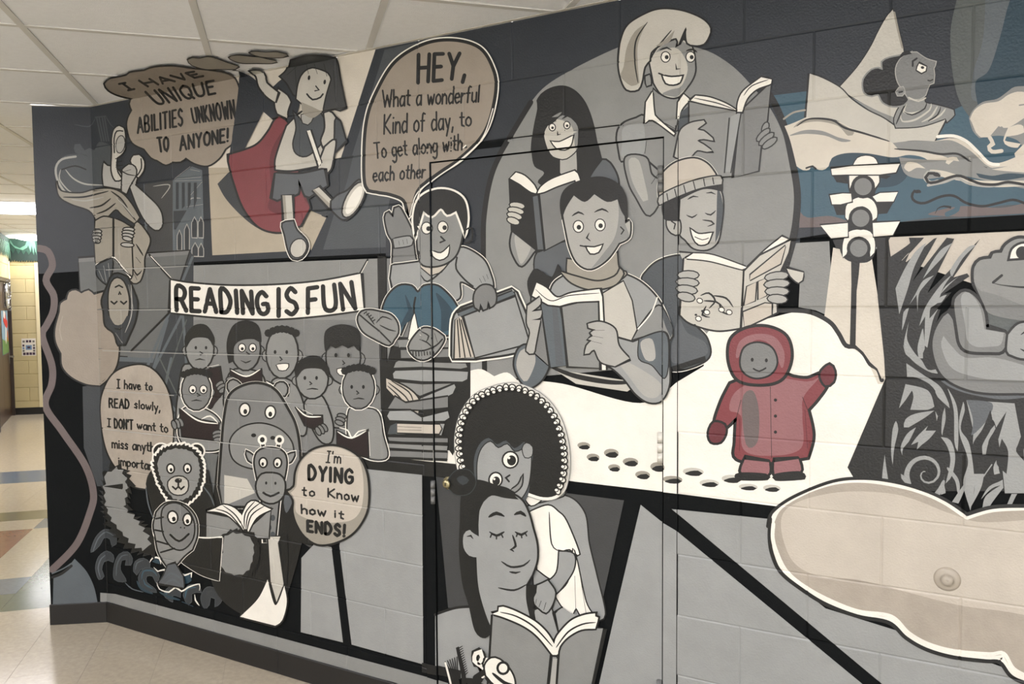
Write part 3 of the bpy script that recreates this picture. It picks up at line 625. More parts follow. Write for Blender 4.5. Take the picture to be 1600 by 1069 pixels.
# ---- the small readers under the banner: plain round heads
def small_reader(label, cx, cy, r, ry, c, hair, look, mouth=0, halo='1.8k', body=None, bookpts=None, hand=None, bc='v', white=False):
    fig('painted_small_reader', label, 'painted figure', 'small readers under the banner')
    full()
    if body: f('h', body, halo)
    sub('head')
    e(c, cx-r, cy+ry*.1, r*.28, ry*.22, 0, '1.2k', 10); e(c, cx+r, cy+ry*.1, r*.28, ry*.22, 0, '1.2k', 10)
    e(c, cx, cy, r, ry, 0, halo, 18)
    if hair == 'cap': f('k', [(cx-r*1.02, cy-ry*.05), (cx-r*1.1, cy-ry*.6), (cx-r*.4, cy-ry*1.15), (cx+r*.5, cy-ry*1.15), (cx+r*1.1, cy-ry*.55), (cx+r*1.02, cy-ry*.1), (cx+r*.6, cy-ry*.5), (cx-r*.5, cy-ry*.5)])
    if hair == 'bob': f('k', [(cx-r*1.2, cy+ry*.7), (cx-r*1.35, cy-ry*.3), (cx-r*.9, cy-ry*1.1), (cx, cy-ry*1.35), (cx+r*.9, cy-ry*1.1), (cx+r*1.1, cy-ry*.3), (cx+r*.6, cy-ry*.45), (cx-r*.3, cy-ry*.4), (cx-r*.8, cy-ry*.1), (cx-r*.85, cy+ry*.6)])
    if hair == 'fringe': f('k', [(cx-r*1.02, cy-ry*.2), (cx-r, cy-ry*.95), (cx, cy-ry*1.2), (cx+r, cy-ry*.95), (cx+r*1.02, cy-ry*.2), (cx+r*.7, cy-ry*.4), (cx+r*.35, cy-ry*.3), (cx, cy-ry*.42), (cx-r*.4, cy-ry*.3), (cx-r*.7, cy-ry*.4)])
    if hair == 'curl':
        for k in range(7): e('k', cx-r*.9+k*r*.3, cy-ry*(.78+.22*math.sin((k+.5)/7*math.pi)), r*.26, r*.26, 0, '', 8)
    eyes(cx+look*r*.15, cy-ry*.05, r*.38, r*.13 if not white else r*.26, (.1, .3), 0, white='w' if white else '')
    l('k', 1.4, [(cx+look*r*.15-1.5, cy+ry*.15), (cx+look*r*.2+2.5, cy+ry*.26), (cx+look*r*.15-1, cy+ry*.3)])
    if mouth == 1: f('w', [(cx-r*.35, cy+ry*.48), (cx+r*.4, cy+ry*.45), (cx+r*.25, cy+ry*.68), (cx-r*.2, cy+ry*.68)], '1k')
    else: l('k', 1.6, [(cx-r*.35, cy+ry*.55), (cx, cy+ry*(.66 if mouth == 0 else .5)), (cx+r*.4, cy+ry*.55)], 1)
    if bookpts:
        sub('book')
        F(bc, bookpts[0], '1.6k'); lines('w', 2.4, *bookpts[1])
    if hand:
        sub('hand')
        for h in hand: fingers(h[0], h[1], 6.5, 3, h[2], 3, 'g')
small_reader('frowning small reader with short black hair, farthest left in the back row', 313, 545, 21, 32, 'h', 'cap', .6, 2, body='281,690 284,585 300,570 336,580 348,610 345,690', bookpts=('322,578 343,574 350,612 330,640', ['324,574 343,570']), hand=[(344,600,-30)])
small_reader('small reader with a black bob and large white eyes under the banner', 385, 545, 22, 33, 'g', 'bob', .8, 0, body='355,640 360,585 385,578 412,590 412,640', bookpts=('362,578 386,590 409,578 410,602 362,604', ['362,578 386,588 408,577']), hand=[(362,592,0)], white=True)
small_reader('small reader showing teeth with curly black hair in the back row middle', 442, 552, 24, 38, 'h', 'curl', -.5, 1, body='420,640 428,595 458,598 475,635 475,680 430,650', bookpts=('418,598 435,603 453,602 452,616 420,606', ['417,596 434,605 452,602']))
small_reader('small reader with a straight black fringe at the right of the back row', 537, 557, 26, 42, 'g', 'fringe', 0, 1, body='508,660 512,596 562,596 566,660')
small_reader('small round headed reader with short fringe below the toothy pair', 489, 592, 24, 30, 'h', 'cap', -.6, 2, body='478,640 484,622 504,620 520,660 518,690 500,686', bookpts=('464,636 480,650 504,650 506,674 478,664', ['464,636 480,650 503,651', '474,640 490,648']), hand=[(508,668,60)])
small_reader('small worried reader in front at far left with a white outlined halo', 308, 610, 22, 30, 'g', 'curl', .8, 2, halo='3.2w 1.6k', body='281,680 288,640 320,640 345,660 345,700 300,700', bookpts=('283,640 312,656 343,662 340,688 286,682', ['284,638 311,657 342,662', '316,655 330,650 342,661']), hand=[(284,660,70), (340,676,-10)], white=True)
small_reader('small reader seated at far right with a dark open book and white halo', 562, 606, 24, 32, 'g', 'curl', -.4, 2, halo='3.2w 1.6k', body='548,640 570,638 592,645 600,680 606,714 575,714 548,690', bookpts=('529,674 552,686 575,672 577,714 529,700', ['529,674 550,684 574,673', '532,668 545,672 552,684 562,674 574,671', '578,674 580,712']), hand=[(536,650,20)])

# ---- creatures reading, lower left (plain stand-ins)
def fur(c, P, o='', amp=18, step=26):
    """a hairy edge: short pointed tufts all along the outline"""
    Q = spline(pts(P), True, 3); out = []; n = len(Q); ar = area(Q); sg = 1 if ar > 0 else -1; acc = 0; k = 0
    s = FR_[2]
    for i in range(n):
        a, b2 = Q[i-1], Q[(i+1) % n]; dx, dy = b2[0]-a[0], b2[1]-a[1]; ll = math.hypot(dx, dy) or 1
        acc += math.hypot(Q[i][0]-a[0], Q[i][1]-a[1])
        if acc >= step*s/2:
            acc = 0; k += 1; m = amp*s*random.uniform(.6, 1.3) if k % 2 else 0
            out.append((Q[i][0]+sg*dy/ll*m+dx/ll*m*.7, Q[i][1]-sg*dx/ll*m+dy/ll*m*.7))
    sv = list(FR_); full(); F(c, ' '.join('%.2f,%.2f' % p for p in out), o); FR_[:] = sv

fig('painted_big_grey_creature', 'big smooth grey hippo shaped animal with small ears, tallest of the reading animals', 'painted figure')
full()
f('k', '345,700 352,660* 352,760 480,760 470,860 440,960* 380,960 330,900 338,740')
f('h', '361,612 358,600 366,594 376,600 378,610', '3w 2k'); f('h', '430,612 434,600 444,598 450,606 446,618', '3w 2k')
f('g', '345,760* 350,690 354,650 362,618 385,603 410,601 432,612 450,640 462,665 468,700 470,760* 440,790* 350,790*', '4w 3k')
f('h', '362,688 380,668 410,662 440,672 458,694 455,720 430,732 390,730 366,716', '1.6k'); e('k', 398, 680, 4, 3); e('k', 428, 684, 4, 3)
e('w', 384, 640, 7, 9, 8, '1.6k'); e('w', 424, 644, 7, 9, 8, '1.6k'); e('k', 385, 643, 3, 4); e('k', 424, 647, 3, 4)
l('k', 2.2, '384,706 406,716 436,708'); F('L', '352,742 388,748 400,770 352,790')

fig('painted_long_necked_creature', 'grey giraffe like animal in a dark jacket and long white tie beside the round balloon', 'painted figure')
at(400,640,.1875)
f('k', '240,700* 330,640 350,780 420,1000 500,1060 460,1150* 330,1068 260,1000* 200,900'); f('S', '250,705* 310,740 300,800 260,860 240,780')
l('w', 9, '70,340 62,250'); l('k', 6, '70,335 62,255'); e('k', 62, 250, 20, 22, 0, '3w'); l('w', 9, '190,340 205,255'); l('k', 6, '190,335 204,260'); e('k', 205, 252, 20, 22, 0, '3w')
f('h', '-20,380* -70,350 -50,420 0,440', '3.4w 2k'); f('h', '270,380* 330,360 300,430 250,440', '3.4w 2k')
f('g', '60,740* 20,560 0,440 20,360 80,325 170,325 240,360 262,440 245,560 200,740* 165,1100* 95,1100*', '3.4w 2k')
f('h', '20,600 60,540 130,530 205,545 245,600 240,700 190,760 120,775 50,740 18,670', '2k'); e('k', 95, 610, 9, 13); e('k', 172, 612, 9, 13); l('k', 2.4, '70,690 130,720 200,690')
e('w', 70, 440, 26, 34, -4, '1.8k'); e('w', 190, 442, 26, 34, 4, '1.8k'); e('k', 66, 452, 11, 15); e('k', 186, 454, 11, 15)
for x, y in ((110,830),(150,900),(120,980),(150,1040)): e('s', x, y, 20, 26)
full()
f('k', '445,840* 440,900 448,930* 452,880 450,835'); f('w', '377,963* 405,935 420,905* 432,945 446,915* 450,940 443,968 432,977*', '1.8k'); F('L', '421,838 440,838 436,848 445,912 434,940 425,908', '1.6k')
sub('book', 'open white paged book held up by the long necked animal')
at(140,640,.1875)
F('h', '985,860 1180,900 1320,1010 1520,830 1500,1067 1330,1067 1330,1100 985,1060', '1.8k')
f('w', '990,845* 1080,850 1180,890 1300,1010 1320,1050* 1400,900 1525,830* 1460,800 1390,760 1330,780 1280,880* 1220,820 1130,790 1060,820*', '1.6k')
lines('k', 1.5, '1060,825 1180,870 1310,1030', '1120,795 1230,880 1318,1030', '1390,760 1310,860 1300,980', '1470,800 1360,880 1318,1030', '1440,770 1340,860 1312,1000')

fig('painted_furry_creature', 'furry grey bear cub like animal with bushy tail, leftmost of the reading animals', 'painted figure')
at(140,640,.1875)
fur('k', '150,560 180,490 260,480 330,560 340,640 310,760 330,860 420,940 500,1010 560,1040 540,1200 420,1180 300,1120 200,1000 140,880 120,700', amp=42, step=36)
fur('h', '160,560 200,510 260,510 300,600 300,720 290,820 380,920 440,1000 500,1120 440,1150 320,1060 210,930 150,800 140,660', amp=26, step=40)
f('k', '480,620* 500,540 560,480 620,480* 1000,500* 1060,800* 980,830* 980,1067* 900,1100* 560,1100* 540,880*', ''); lines('q', 2.2, '480,640 500,780 540,900', '960,640 1020,720 1050,800')
sub('head')
e('k', 600, 345, 62, 58, -20, '2.2w'); e('h', 602, 352, 34, 32); e('k', 900, 345, 58, 56, 20, '2.2w'); e('h', 897, 352, 32, 30)
fur('k', '560,400 640,320 740,300 840,310 930,390 955,500 940,620 890,720 800,780 720,770 640,700 590,600 556,500', '2.2w', amp=16)
fur('h', '590,410 660,345 740,328 830,340 905,400 925,500 910,610 860,700 790,745 720,735 655,670 610,580 585,490', amp=10, step=34)
f('L', '670,600 720,560 790,560 830,600 825,670 780,705 715,700 675,660', '1.4k'); e('k', 752, 590, 30, 20); l('k', 2, '752,610 752,640'); l('k', 2, '705,640 730,662 752,640 775,662 800,640')
e('w', 688, 490, 24, 32, -6, '1.8k'); e('w', 828, 488, 24, 32, -4, '1.8k'); e('k', 692, 500, 12, 15); e('k', 830, 498, 12, 15)
sub('paw'); at(140,800,.25)
fur('k', '840,160 900,115 1000,120 1060,180 1060,300 1000,400 880,410 820,360 830,260', amp=16)
fur('h', '850,170 900,135 990,150 1030,200 1020,310 970,380 880,380 835,330 845,250', amp=10, step=34)
f('k', '660,155* 840,160* 820,430* 700,390 560,300*', '0.6w'); lines('w', 2, '650,150 740,160 836,152', taper=0)

fig('painted_turtle', 'small smiling grey turtle rising from the painted waves below the furry animal', 'painted figure')
at(140,800,.25)
f('h', '430,0* 412,80 425,160 440,240 470,300 500,340* 545,330 600,270 650,230* 680,140 672,40 620,-30 550,-60 480,-50', '3w 2k')
f('g', '470,-20 550,-55 630,0 662,80 650,170 590,230 520,210 470,120', '1.6k')
for t in ('425,40 470,30', '420,110 470,120', '432,180 500,200', '455,250 540,225'): l('k', 2, t)
e('w', 530, 30, 26, 34, -10, '1.8k'); e('w', 622, 45, 22, 32, 4, '1.8k'); e('k', 537, 42, 12, 15); e('k', 622, 56, 11, 14)
l('k', 2.4, '515,140 570,180 630,135'); e('k', 580, 95, 4, 5, 0, '', 8); e('k', 604, 97, 4, 5, 0, '', 8)
f('S', '500,330* 470,400 440,440* 600,470* 590,400 545,320*', '1.4k'); lines('q', 3, '470,420 520,380 590,420', '480,450 530,420 590,460')

fig('speech_balloon', 'round cream speech balloon ending in ENDS! beside the reading creatures', 'speech balloon')
at(400,640,.1875)
f('u', '600,305 700,310 800,350 880,420 930,540 945,700 930,840 870,960 780,1050 640,1110 520,1115 420,1050 355,950 325,850 325,750 275,680* 330,640 345,520 390,420 480,340', '2.4k')
f('e', '600,312 700,316 795,356 868,420 900,540 905,700 880,840 800,920 640,940 520,930 420,900 345,850 335,750 300,690* 345,640 360,520 400,420 490,345')
text("1'm", (595,438), (715,445), (608,345), (718,352), 2.4, sp=.22); text("DYING", (452,580), (815,612), (452,468), (818,500), 5.0, sp=.42)
text("to", (398,715), (500,720), (398,640), (500,650), 2.6, sp=.3); text("Know", (612,725), (865,765), (612,655), (865,685), 2.8, sp=.25); text("how", (392,862), (590,885), (390,790), (592,815), 3, sp=.25); text("it", (665,893), (740,910), (665,830), (740,846), 2.8, sp=.3)
text("ENDS!", (442,1010), (748,1055), (440,925), (752,960), 5.0, sp=.42)

# ---- footprints and the red coated child
at(900,700,.25)
FPX = [50,222,108,342,240,512,418,608,735,835,975,1078,1225]
ORD = 'first second third fourth fifth sixth seventh eighth ninth tenth eleventh twelfth last'.split()
for i, (x, y, rx, ry, dx) in enumerate(((50,-5,38,19,0),(222,42,44,24,0),(108,68,38,20,0),(342,97,46,23,0),(240,133,36,19,0),(512,128,44,26,0),(418,178,44,22,0),(608,205,58,20,1),(735,156,60,22,0),(835,227,56,20,0),(975,200,58,22,0),(1078,250,54,17,0),(1225,258,50,19,0))):
    fig('painted_footprint', ORD[sorted(FPX).index(x)]+' footprint in the painted snow trail, counted from the left', 'footprint', 'footprints across the painted snow')
    if i < 8: e('u', x-2, y-10, rx*1.06, ry*1.1, 3, '', 14)
    else: e('L', x, y-8, rx*1.1, ry*1.15, 3, '', 14)
    f('k', [(x-rx*.8, y-2), (x-rx*.3, y-ry*.55), (x+rx*.5, y-ry*.7), (x+rx, y+ry*.1), (x+rx*.6, y+ry*.8), (x-rx*.3, y+ry*.75), (x-rx*.85, y+ry*.3)])

fig('painted_red_coat_child', 'small child in a red hooded snow coat and boots standing in white snow', 'painted figure')
full()
sub('coat')
f('r', '1142,600* 1128,628 1118,662 1132,668 1152,650* 1150,690 1152,716 1200,722 1262,714* 1270,680 1262,640* 1278,622 1292,600 1286,584 1262,592 1240,590* 1200,580', '2.4w 3.4k')
f('p', '1140,640 1152,610 1200,590 1262,596 1280,590 1256,620 1254,650 1252,700 1205,712 1162,702 1158,650'); f('m', '1160,625 1176,610 1186,640 1184,690 1166,694'); l('R', 4, '1156,655 1156,705', 1); l('R', 4, '1258,640 1262,700', 1)
lines('k', 2, '1204,604 1206,716', '1152,650 1158,625', '1262,640 1254,620'); 
for y in (625, 650, 675): e('k', 1212, y, 2.6, 2.6, 0, '', 8)
sub('mitten'); f('R', '1116,660 1108,676 1112,690 1126,690 1134,676 1132,664', '2.6k')
sub('mitten'); f('R', '1282,584 1296,570 1304,580 1302,596 1290,602', '2.6k')
sub('leg'); f('p', '1164,718* 1202,722* 1199,742 1160,740', '3k')
sub('leg'); f('p', '1210,722* 1248,717* 1250,738 1214,744', '3k')
sub('boot'); f('k', '1156,738 1198,740 1200,750 1150,750 1148,744')
sub('boot'); f('k', '1212,740 1250,736 1260,744 1258,749 1212,751')
sub('hood')
f('r', '1150,588 1140,560 1144,530 1168,514 1200,512 1228,526 1236,556 1226,586 1205,598 1170,598', '2.4w 3.4k')
f('p', '1152,560 1156,534 1180,522 1210,526 1226,550 1222,575 1206,540 1180,532'); f('g', '1158,566 1164,544 1184,536 1206,544 1214,566 1204,584 1182,590 1164,582', '2k')
e('k', 1176, 562, 2.4, 3.2, 0, '', 8); e('k', 1198, 563, 2.4, 3.2, 0, '', 8); l('k', 1.8, '1178,576 1187,580 1197,575')

# ---- paper boat
fig('painted_paper_boat', 'cream folded paper boat with tall sail riding the painted waves', 'painted boat')
at(1200,0,.25)
f('L', '780,62* 740,110 690,200 640,300 560,420 450,545* 500,590 600,650 700,700 790,740* 870,600 845,300* 815,180', '1w 1k'); l('u', 3, '790,80 815,200 840,300'); f('h', '520,610* 620,680 700,740 790,780* 790,735* 700,700 600,650')
F('k', '248,460 262,462 240,730 232,735')
f('L', '262,462* 340,490 450,550 520,620 620,690 720,740 800,795* 960,790 1115,738* 1040,885* 900,880 780,895 700,860 600,830 500,800 420,750 240,735*', '1.4k')
fig('painted_sailor_child', 'curly haired child looking up from inside the painted paper boat', 'painted figure')
f('h', '985,590* 980,640 1060,660 1160,690 1165,720 1120,765* 1110,742* 960,790 800,800* 790,740 850,640', '1.6l 1.2k')
for t in ('870,640 850,700 900,710 970,690', '830,720 840,760 920,750 1010,690 1020,650', '960,765 1020,730 1060,665', '1010,760 1080,720 1110,680'): l('L', 3, t, 1)
lines('k', 1.8, '880,620 840,690 800,780', '850,700 900,720 980,680 990,640', '1000,760 1060,720 1080,670')
sub('head')
f('k', '900,335* 850,345 810,355 760,365 715,390 718,440 690,430 650,440 610,480 595,520 605,580 650,600 690,590 720,640 780,665 850,655 880,615* 840,560 800,440', '2.4h')
f('g', '800,430 830,370 880,335 930,330* 990,370 1048,388* 1045,410 1035,430 1040,470 1035,520* 1010,530 985,595* 950,620 880,620* 855,580 810,510', '1.4l')
f('h', '800,575 820,550 845,545 855,580 840,600 810,600', '1.2l'); l('k', 2, '820,580 840,575'); l('k', 2.2, '905,415 905,385 930,368'); f('w', '945,400* 990,420* 985,445 960,458 930,440', '1.4k'); e('k', 966, 425, 11, 9, 15, '', 10); l('L', 2.4, '880,612 940,635 985,615'); f('k', '880,318* 840,330 810,380* 850,350 900,340*')
l('k', 1.4, '1000,505 1015,508 1030,500')

# ---- waves with foam around the boat
fig('painted_sea_foam', 'white and grey foaming swells painted under the paper boat', 'painting')
at(1200,0,.25)
f('c', '105,790* 160,770 240,735* 330,740 440,760 560,820 690,860 780,895* 900,885 1035,885* 1180,860 1250,900 1330,970 1390,1030* 1480,1010 1600,960* 1900,900* 1900,1060* 1600,1120* 1450,1130 1250,1090 1060,1060* 980,990 880,970 780,985 620,960 480,960 400,990 380,1040 340,1065 300,1055 275,1035* 260,1062 220,1065 180,1040* 140,880')
f('h', '780,895* 900,882 1040,885* 1150,880 1260,940 1360,1030 1400,1050* 1500,1040* 1380,1060 1250,1040 1130,990 1000,950 820,940*'); f('h', '135,850 230,815 340,820 440,860 520,880 460,888 360,850 240,838'); f('u', '160,800 220,750 330,738 450,770 540,830 500,850 440,790 330,762 230,770')
lines('k', 2.6, '180,790 260,745 400,752 480,800 600,835 760,885', '790,932 960,945 1080,965 1190,965 1290,1030 1370,1050', '1060,862 1180,862 1260,905 1350,1000 1400,1035'); l('w', 5, '1060,856 1160,852 1240,885 1310,950 1380,1020 1440,1030'); l('u', 3, '100,745 160,705 232,690')
l('k', 2, '240,1052 280,1040 300,1055'); 
f('h', '820,985* 1000,1000 1250,1010 1400,1060 1600,1080* 1900,1040* 1900,1240* 1600,1180* 1400,1140 1200,1100 980,1120 860,1090')
f('c', '1010,1065 1100,1070 1200,1100 1330,1130 1600,1130* 1600,1165* 1400,1170 1250,1140 1100,1110'); f('B', '1300,1085 1400,1100 1500,1085 1600,1090* 1600,1110* 1450,1130 1320,1110')
f('c', '850,1050* 870,1015 930,1020 985,1055* 930,1050 880,1075'); f('c', '1110,1020 1130,985 1180,985 1195,1010* 1160,1005 1130,1030')
sub('curl')
at(1200,240,.25)
l('l', 6, '1060,175 1020,185 985,160 1000,120 1070,130'); l('l', 4, '1000,200 1100,180 1180,155 1260,190 1380,205 1500,190 1640,200')
lines('k', 3.2, '1070,140 1040,125 1005,125 985,150 1000,180 1050,180 1180,140 1260,165 1330,190 1420,195 1500,180 1600,195', taper=0); e('k', 1052, 132, 22, 13, 10)
f('m', '1000,380 1200,330 1450,340 1600,310* 1600,375* 1200,395*')
lines('k', 3, '950,240 915,235 900,270 920,300 980,310 1080,270 1160,265 1240,310 1340,330 1440,310 1530,290 1600,310', taper=0); e('k', 935, 238, 20, 11, -10); l('b', 8, '1060,330 1120,290 1180,300 1180,350 1120,380'); l('k', 3, '1045,375 1060,345 1100,330 1145,338', 3)

fig('painted_wave_crest', 'tall foaming wave crest painted at the right edge against the teal disc', 'painting')
at(1200,0,.25)
f('h', '1255,740* 1280,690 1340,640 1430,620 1490,580 1540,545 1620,540* 1900,560* 1900,1000* 1600,940* 1560,880 1450,850 1320,865* 1280,820')
f('c', '1262,745* 1290,690 1350,650 1440,635 1500,595 1560,575 1620,580* 1900,600* 1900,760* 1600,760* 1540,780 1490,810 1460,790* 1420,820 1380,860* 1330,860* 1300,830 1275,770')
f('h', '1390,850* 1440,790* 1500,800 1600,740* 1600,860* 1500,845'); f('c', '1500,800* 1560,780 1595,790 1600,830* 1560,845 1490,855* 1480,880 1520,890 1580,900* 1560,925 1500,915 1470,880')
l('c', 6, '1385,860 1405,900 1380,920 1400,950 1460,945'); f('c', '1540,960* 1600,900* 1640,1000* 1560,1010'); l('h', 2, '1570,660 1600,655')

# ---- traffic signal
fig('painted_traffic_signal', 'white winged traffic signal with three round grey lamps on a black pole', 'traffic light')
at(1200,240,.25)
sub('pole'); F('k', '520,640 578,640 568,760 555,860 548,1200 512,1200 522,820'); 
back()
f('k', '505,120* 560,110 690,110 700,180 670,250 700,330 680,430 700,480 670,620 620,680 500,670 450,600 470,500 500,440 480,340 510,260 500,200')
F('k', '400,130 500,140 500,190 430,180'); F('k', '690,130 770,140 740,160 690,150'); F('k', '405,315 520,325 500,385 430,385'); F('k', '680,305 790,295 745,375 680,380'); F('k', '405,540 520,525 480,590 428,595'); F('k', '650,520 770,515 730,590 680,600')
l('h', 3, '750,530 725,585 670,590'); 
sub('visor'); f('w', '535,70 560,30 610,15 660,25 685,60 690,120 695,180 665,220* 640,150 600,140 550,150 520,200 512,220* 510,120', '1k'); F('w', '395,97 520,80 825,65 800,118 700,132 500,132 402,135', '1.4k')
sub('visor'); f('w', '485,400* 490,330 530,290 590,272 650,290 680,340 680,400 655,420* 640,360 590,330 540,350 500,418*', '1k'); F('w', '388,262 470,250 520,252 525,300 455,318 402,318', '1.2k'); F('w', '655,270 700,248 812,242 785,300 680,302', '1.2k')
sub('visor'); f('w', '468,650* 470,560 500,495 570,475 640,490 668,550 665,620 640,645* 630,580 570,535 520,560 490,630*', '1k'); F('w', '330,450 500,435 500,520 395,530', '1.2k'); F('w', '655,435 825,425 780,510 660,520', '1.2k')
for x, y in ((595, 208), (580, 405), (568, 593)):
    sub('lamp'); e('g', x, y, 55, 54, 0, '3.4k', 20)

# ---- reeds
fig('painted_reeds', 'tall grey and black reeds and curling grass painted around the frog', 'painting')
at(1380,380,.1683)
f('k', '-60,-60* 50,-60* 65,130* 250,0 240,-50* 380,-50* 120,220* 240,90 200,190* 470,-40* 500,-50* 270,360* 590,-50* 660,-40* 410,465* 900,-40* 650,320* 780,280* 800,310* 560,470* 635,455* 500,610* 530,620 460,830* 640,560* 900,700* 1100,1100* 1307,1250* 1500,1250* 1500,2300* -200,2300* -330,2080* 20,1260* 10,1069* -50,500*')
for t in ('400,0* 290,220 230,420 150,660* 115,420* 200,240 300,80', '640,0* 560,120 470,220 370,330* 450,180 540,60', '860,20* 740,140 640,310* 620,260 700,130 800,30', '470,300* 380,400 330,480 320,640* 310,480* 245,570* 300,470 370,350', '700,310* 620,380 535,470* 580,400', '590,480* 530,500 490,560* 540,550',
          '640,290* 560,410 500,560 440,600 430,700* 510,610* 460,720 410,970* 385,950 390,680* 335,770* 380,620 450,500 550,370', '240,600* 200,740 175,810* 190,640', '235,735* 220,900 290,1069* 250,1060 210,900', '185,940* 220,1020 260,1069* 210,1030', '365,790* 370,1069* 330,1069* 320,960'): f('G', t)
at(1200,480,.25)
for t in ('880,95* 870,200 920,290 960,330 1000,390 1060,385* 1060,415* 1000,400 900,330 850,240', '970,130* 980,260 960,290* 940,250', '865,350* 990,435* 1000,440 1080,500 1130,600 1135,630* 1060,560 1045,520* 1010,480 930,440 870,435*', '900,520* 860,580 820,630* 860,480* 1000,520 1040,620* 1000,640 890,640* 910,560', '1120,500* 1180,620 1190,800 1185,900* 1165,840 1160,640',
          '1040,645* 980,690 880,750* 850,750 860,700 920,665', '800,710* 815,760 790,880 780,985* 770,900 780,760', '925,750* 880,840 845,880 840,925* 830,870 870,790', '1000,740* 985,770* 1050,770* 1010,820 960,860* 930,890* 940,840* 895,860* 930,810', '1105,625* 1110,700 1090,800 1110,830* 1085,790 1090,680', '1045,650* 1062,680 1055,710*',
          '1220,590* 1230,640 1205,760 1260,860 1290,1100 1265,1270* 1220,1100 1250,960 1200,800 1195,700', '730,920* 740,1000 755,1100* 715,1080', '1390,640* 1370,740 1310,900 1320,1000* 1290,860 1280,800* 1340,740', '1490,650* 1440,740 1380,830 1370,920 1340,920* 1345,830 1420,730', '1080,810* 1140,830 1170,930 1150,1050 1110,1100* 1140,960 1120,870'): f('G', t)
sub('curled_grass')
for cx, cy, r, c in ((990, 1040, 130, 'G'), (1500, 1000, 80, 'G'), (1640, 1090, 90, 'G')):
    l(c, 9, [(cx+r*(1-i*.055)*math.cos(2.6+i*.5), cy+r*(1-i*.055)*math.sin(2.6+i*.5)) for i in range(17)], 2)
l('G', 10, '870,1170 900,1240 1010,1215 1075,1140 1100,1080', 1)
at(1200,740,.25)
for t in ('830,0* 835,30 870,70* 860,20', '1105,0* 1100,60 1110,120 1080,130* 1095,60', '1250,30* 1225,110 1190,185* 1150,175* 1200,100', '1280,0* 1350,0* 1330,90 1260,220* 1290,100', '1340,210* 1360,140 1440,80 1500,50 1460,100 1400,180 1380,215*', '1600,20* 1600,90* 1560,120 1520,200* 1490,200* 1540,90', '1500,0* 1540,0* 1480,60 1400,90 1330,160* 1380,80 1460,40'): f('G', t)
for t in ('1120,-40 1180,40 1190,120', '1400,-60 1330,40', '1580,-80 1520,-20'): l('G', 6, t, 1)

fig('painted_toadstool', 'broad grey toadstool painted under the seated frog', 'painting')
at(1200,480,.25)
f('G', '1240,580* 1540,600* 1570,760 1600,900* 1640,1160* 1480,1160* 1450,900 1400,700 1290,860 1280,760', '1k'); f('S', '1240,578* 1400,600 1370,700 1300,780 1270,800* 1280,700')
for t in ('1390,640* 1340,760 1280,860 1300,1000 1340,860 1400,740', '1490,650* 1420,760 1370,870 1360,1000 1420,880', '1460,820* 1440,900 1430,980 1490,1040* 1500,900', '1590,780* 1560,860 1550,900 1600,960*'): f('k', t)
f('S', '1080,460* 1250,450 1600,455* 1800,460* 1800,540* 1600,565* 1450,575 1250,540 1140,500', '2.6k'); f('G', '1150,465* 1350,475 1600,480* 1800,480* 1800,520* 1600,535 1400,535 1250,505')

fig('painted_frog', 'fat grey frog seated in the reeds, cut off by the right edge', 'painted figure')
at(1380,380,.1683)
f('g', '460,980 480,820 560,680 600,650 650,720 700,850 900,1000 1150,1010 1400,1120* 2050,1180 2100,1380 1300,1390 900,1380 650,1300 520,1180', '4k'); f('G', '540,960 560,860* 640,960 760,1060 1000,1060 1200,1100 1500,1200* 1950,1230 1950,1290 1200,1270 900,1250 640,1160')
f('a', '940,800* 930,560 840,380 850,300* 900,440 1100,480 1300,560 1500,560* 1950,640 2000,1000 1150,830*', '2k')
f('g', '660,560 700,480 760,450 830,480 900,560 940,660 955,800* 1130,830* 1150,900 1100,1000 1000,1010 800,1000 720,940 690,800', '3.4k'); f('G', '720,520 770,455 830,490 900,600 940,800* 1120,830* 1090,940 1000,960 860,960 780,900 760,760')
f('h', '840,300 850,220 900,160 1000,145* 1020,100 1100,90* 1140,20 1250,-40 1400,-20 1500,40* 1780,100 1850,420 1400,600 1250,560 1050,480 900,440 850,380', '3.4k')
f('g', '850,380 900,440 1050,480 1250,560 1400,600* 1500,700* 1300,720 1000,660 930,560')
l('k', 3.6, '1015,370 1100,390 1300,410 1500,400', 3); l('k', 3, '1020,365 1100,300'); f('w', '1175,145* 1200,60 1280,10 1380,20 1420,120* 1300,135', '2.6k'); e('k', 1290, 90, 60, 60)
sub('hand'); f('G', '1160,850* 1230,770 1307,740 1500,740* 1500,1060* 1307,1069 1200,1040 1150,1000', '2.6k'); lines('k', 2.2, '1275,850 1340,810 1400,820', '1270,980 1340,1010 1400,990')

# ---- adult and child reading on the door
fig('painted_curly_haired_child', 'child with huge round black hair in a white tee leaning on the adult', 'painted figure')
full()
f('G', '822,790* 880,775 912,800 920,850 932,900 945,960 930,970* 900,975 870,955 840,960 832,880', '1.6k')
f('w', '828,800* 856,790 872,800 885,815 905,866 890,858 876,862* 875,880 865,905 840,890*', '1.6k'); f('w', '896,858* 902,880 915,940 928,965 912,968 900,950 895,960 886,958 868,930 875,925 890,905', '1.4k'); lines('k', 1.6, '898,900 900,960', '905,890 916,960', '858,800 862,850 876,862')
f('h', '800,775 822,790* 880,775 876,766 850,756 830,768', '1.4k'); f('w', '820,778* 838,772 848,762 854,768 845,782 830,790', '1.4k')
f('G', '874,862* 896,866 896,890 878,918 866,930* 862,950 852,955 840,948 836,935 840,918 852,912* 870,895', '1.6k'); lines('k', 1.6, '843,935 840,948', '850,938 847,954', '858,938 857,955')
sub('hair', 'huge round mass of black hair with a scalloped pale edge')
H_ = [(725,740),(718,700),(720,670),(728,645),(745,622),(770,610),(800,604),(830,612),(855,630),(872,655),(882,685),(886,715),(884,745),(875,768),(850,775),(800,760),(745,760)]
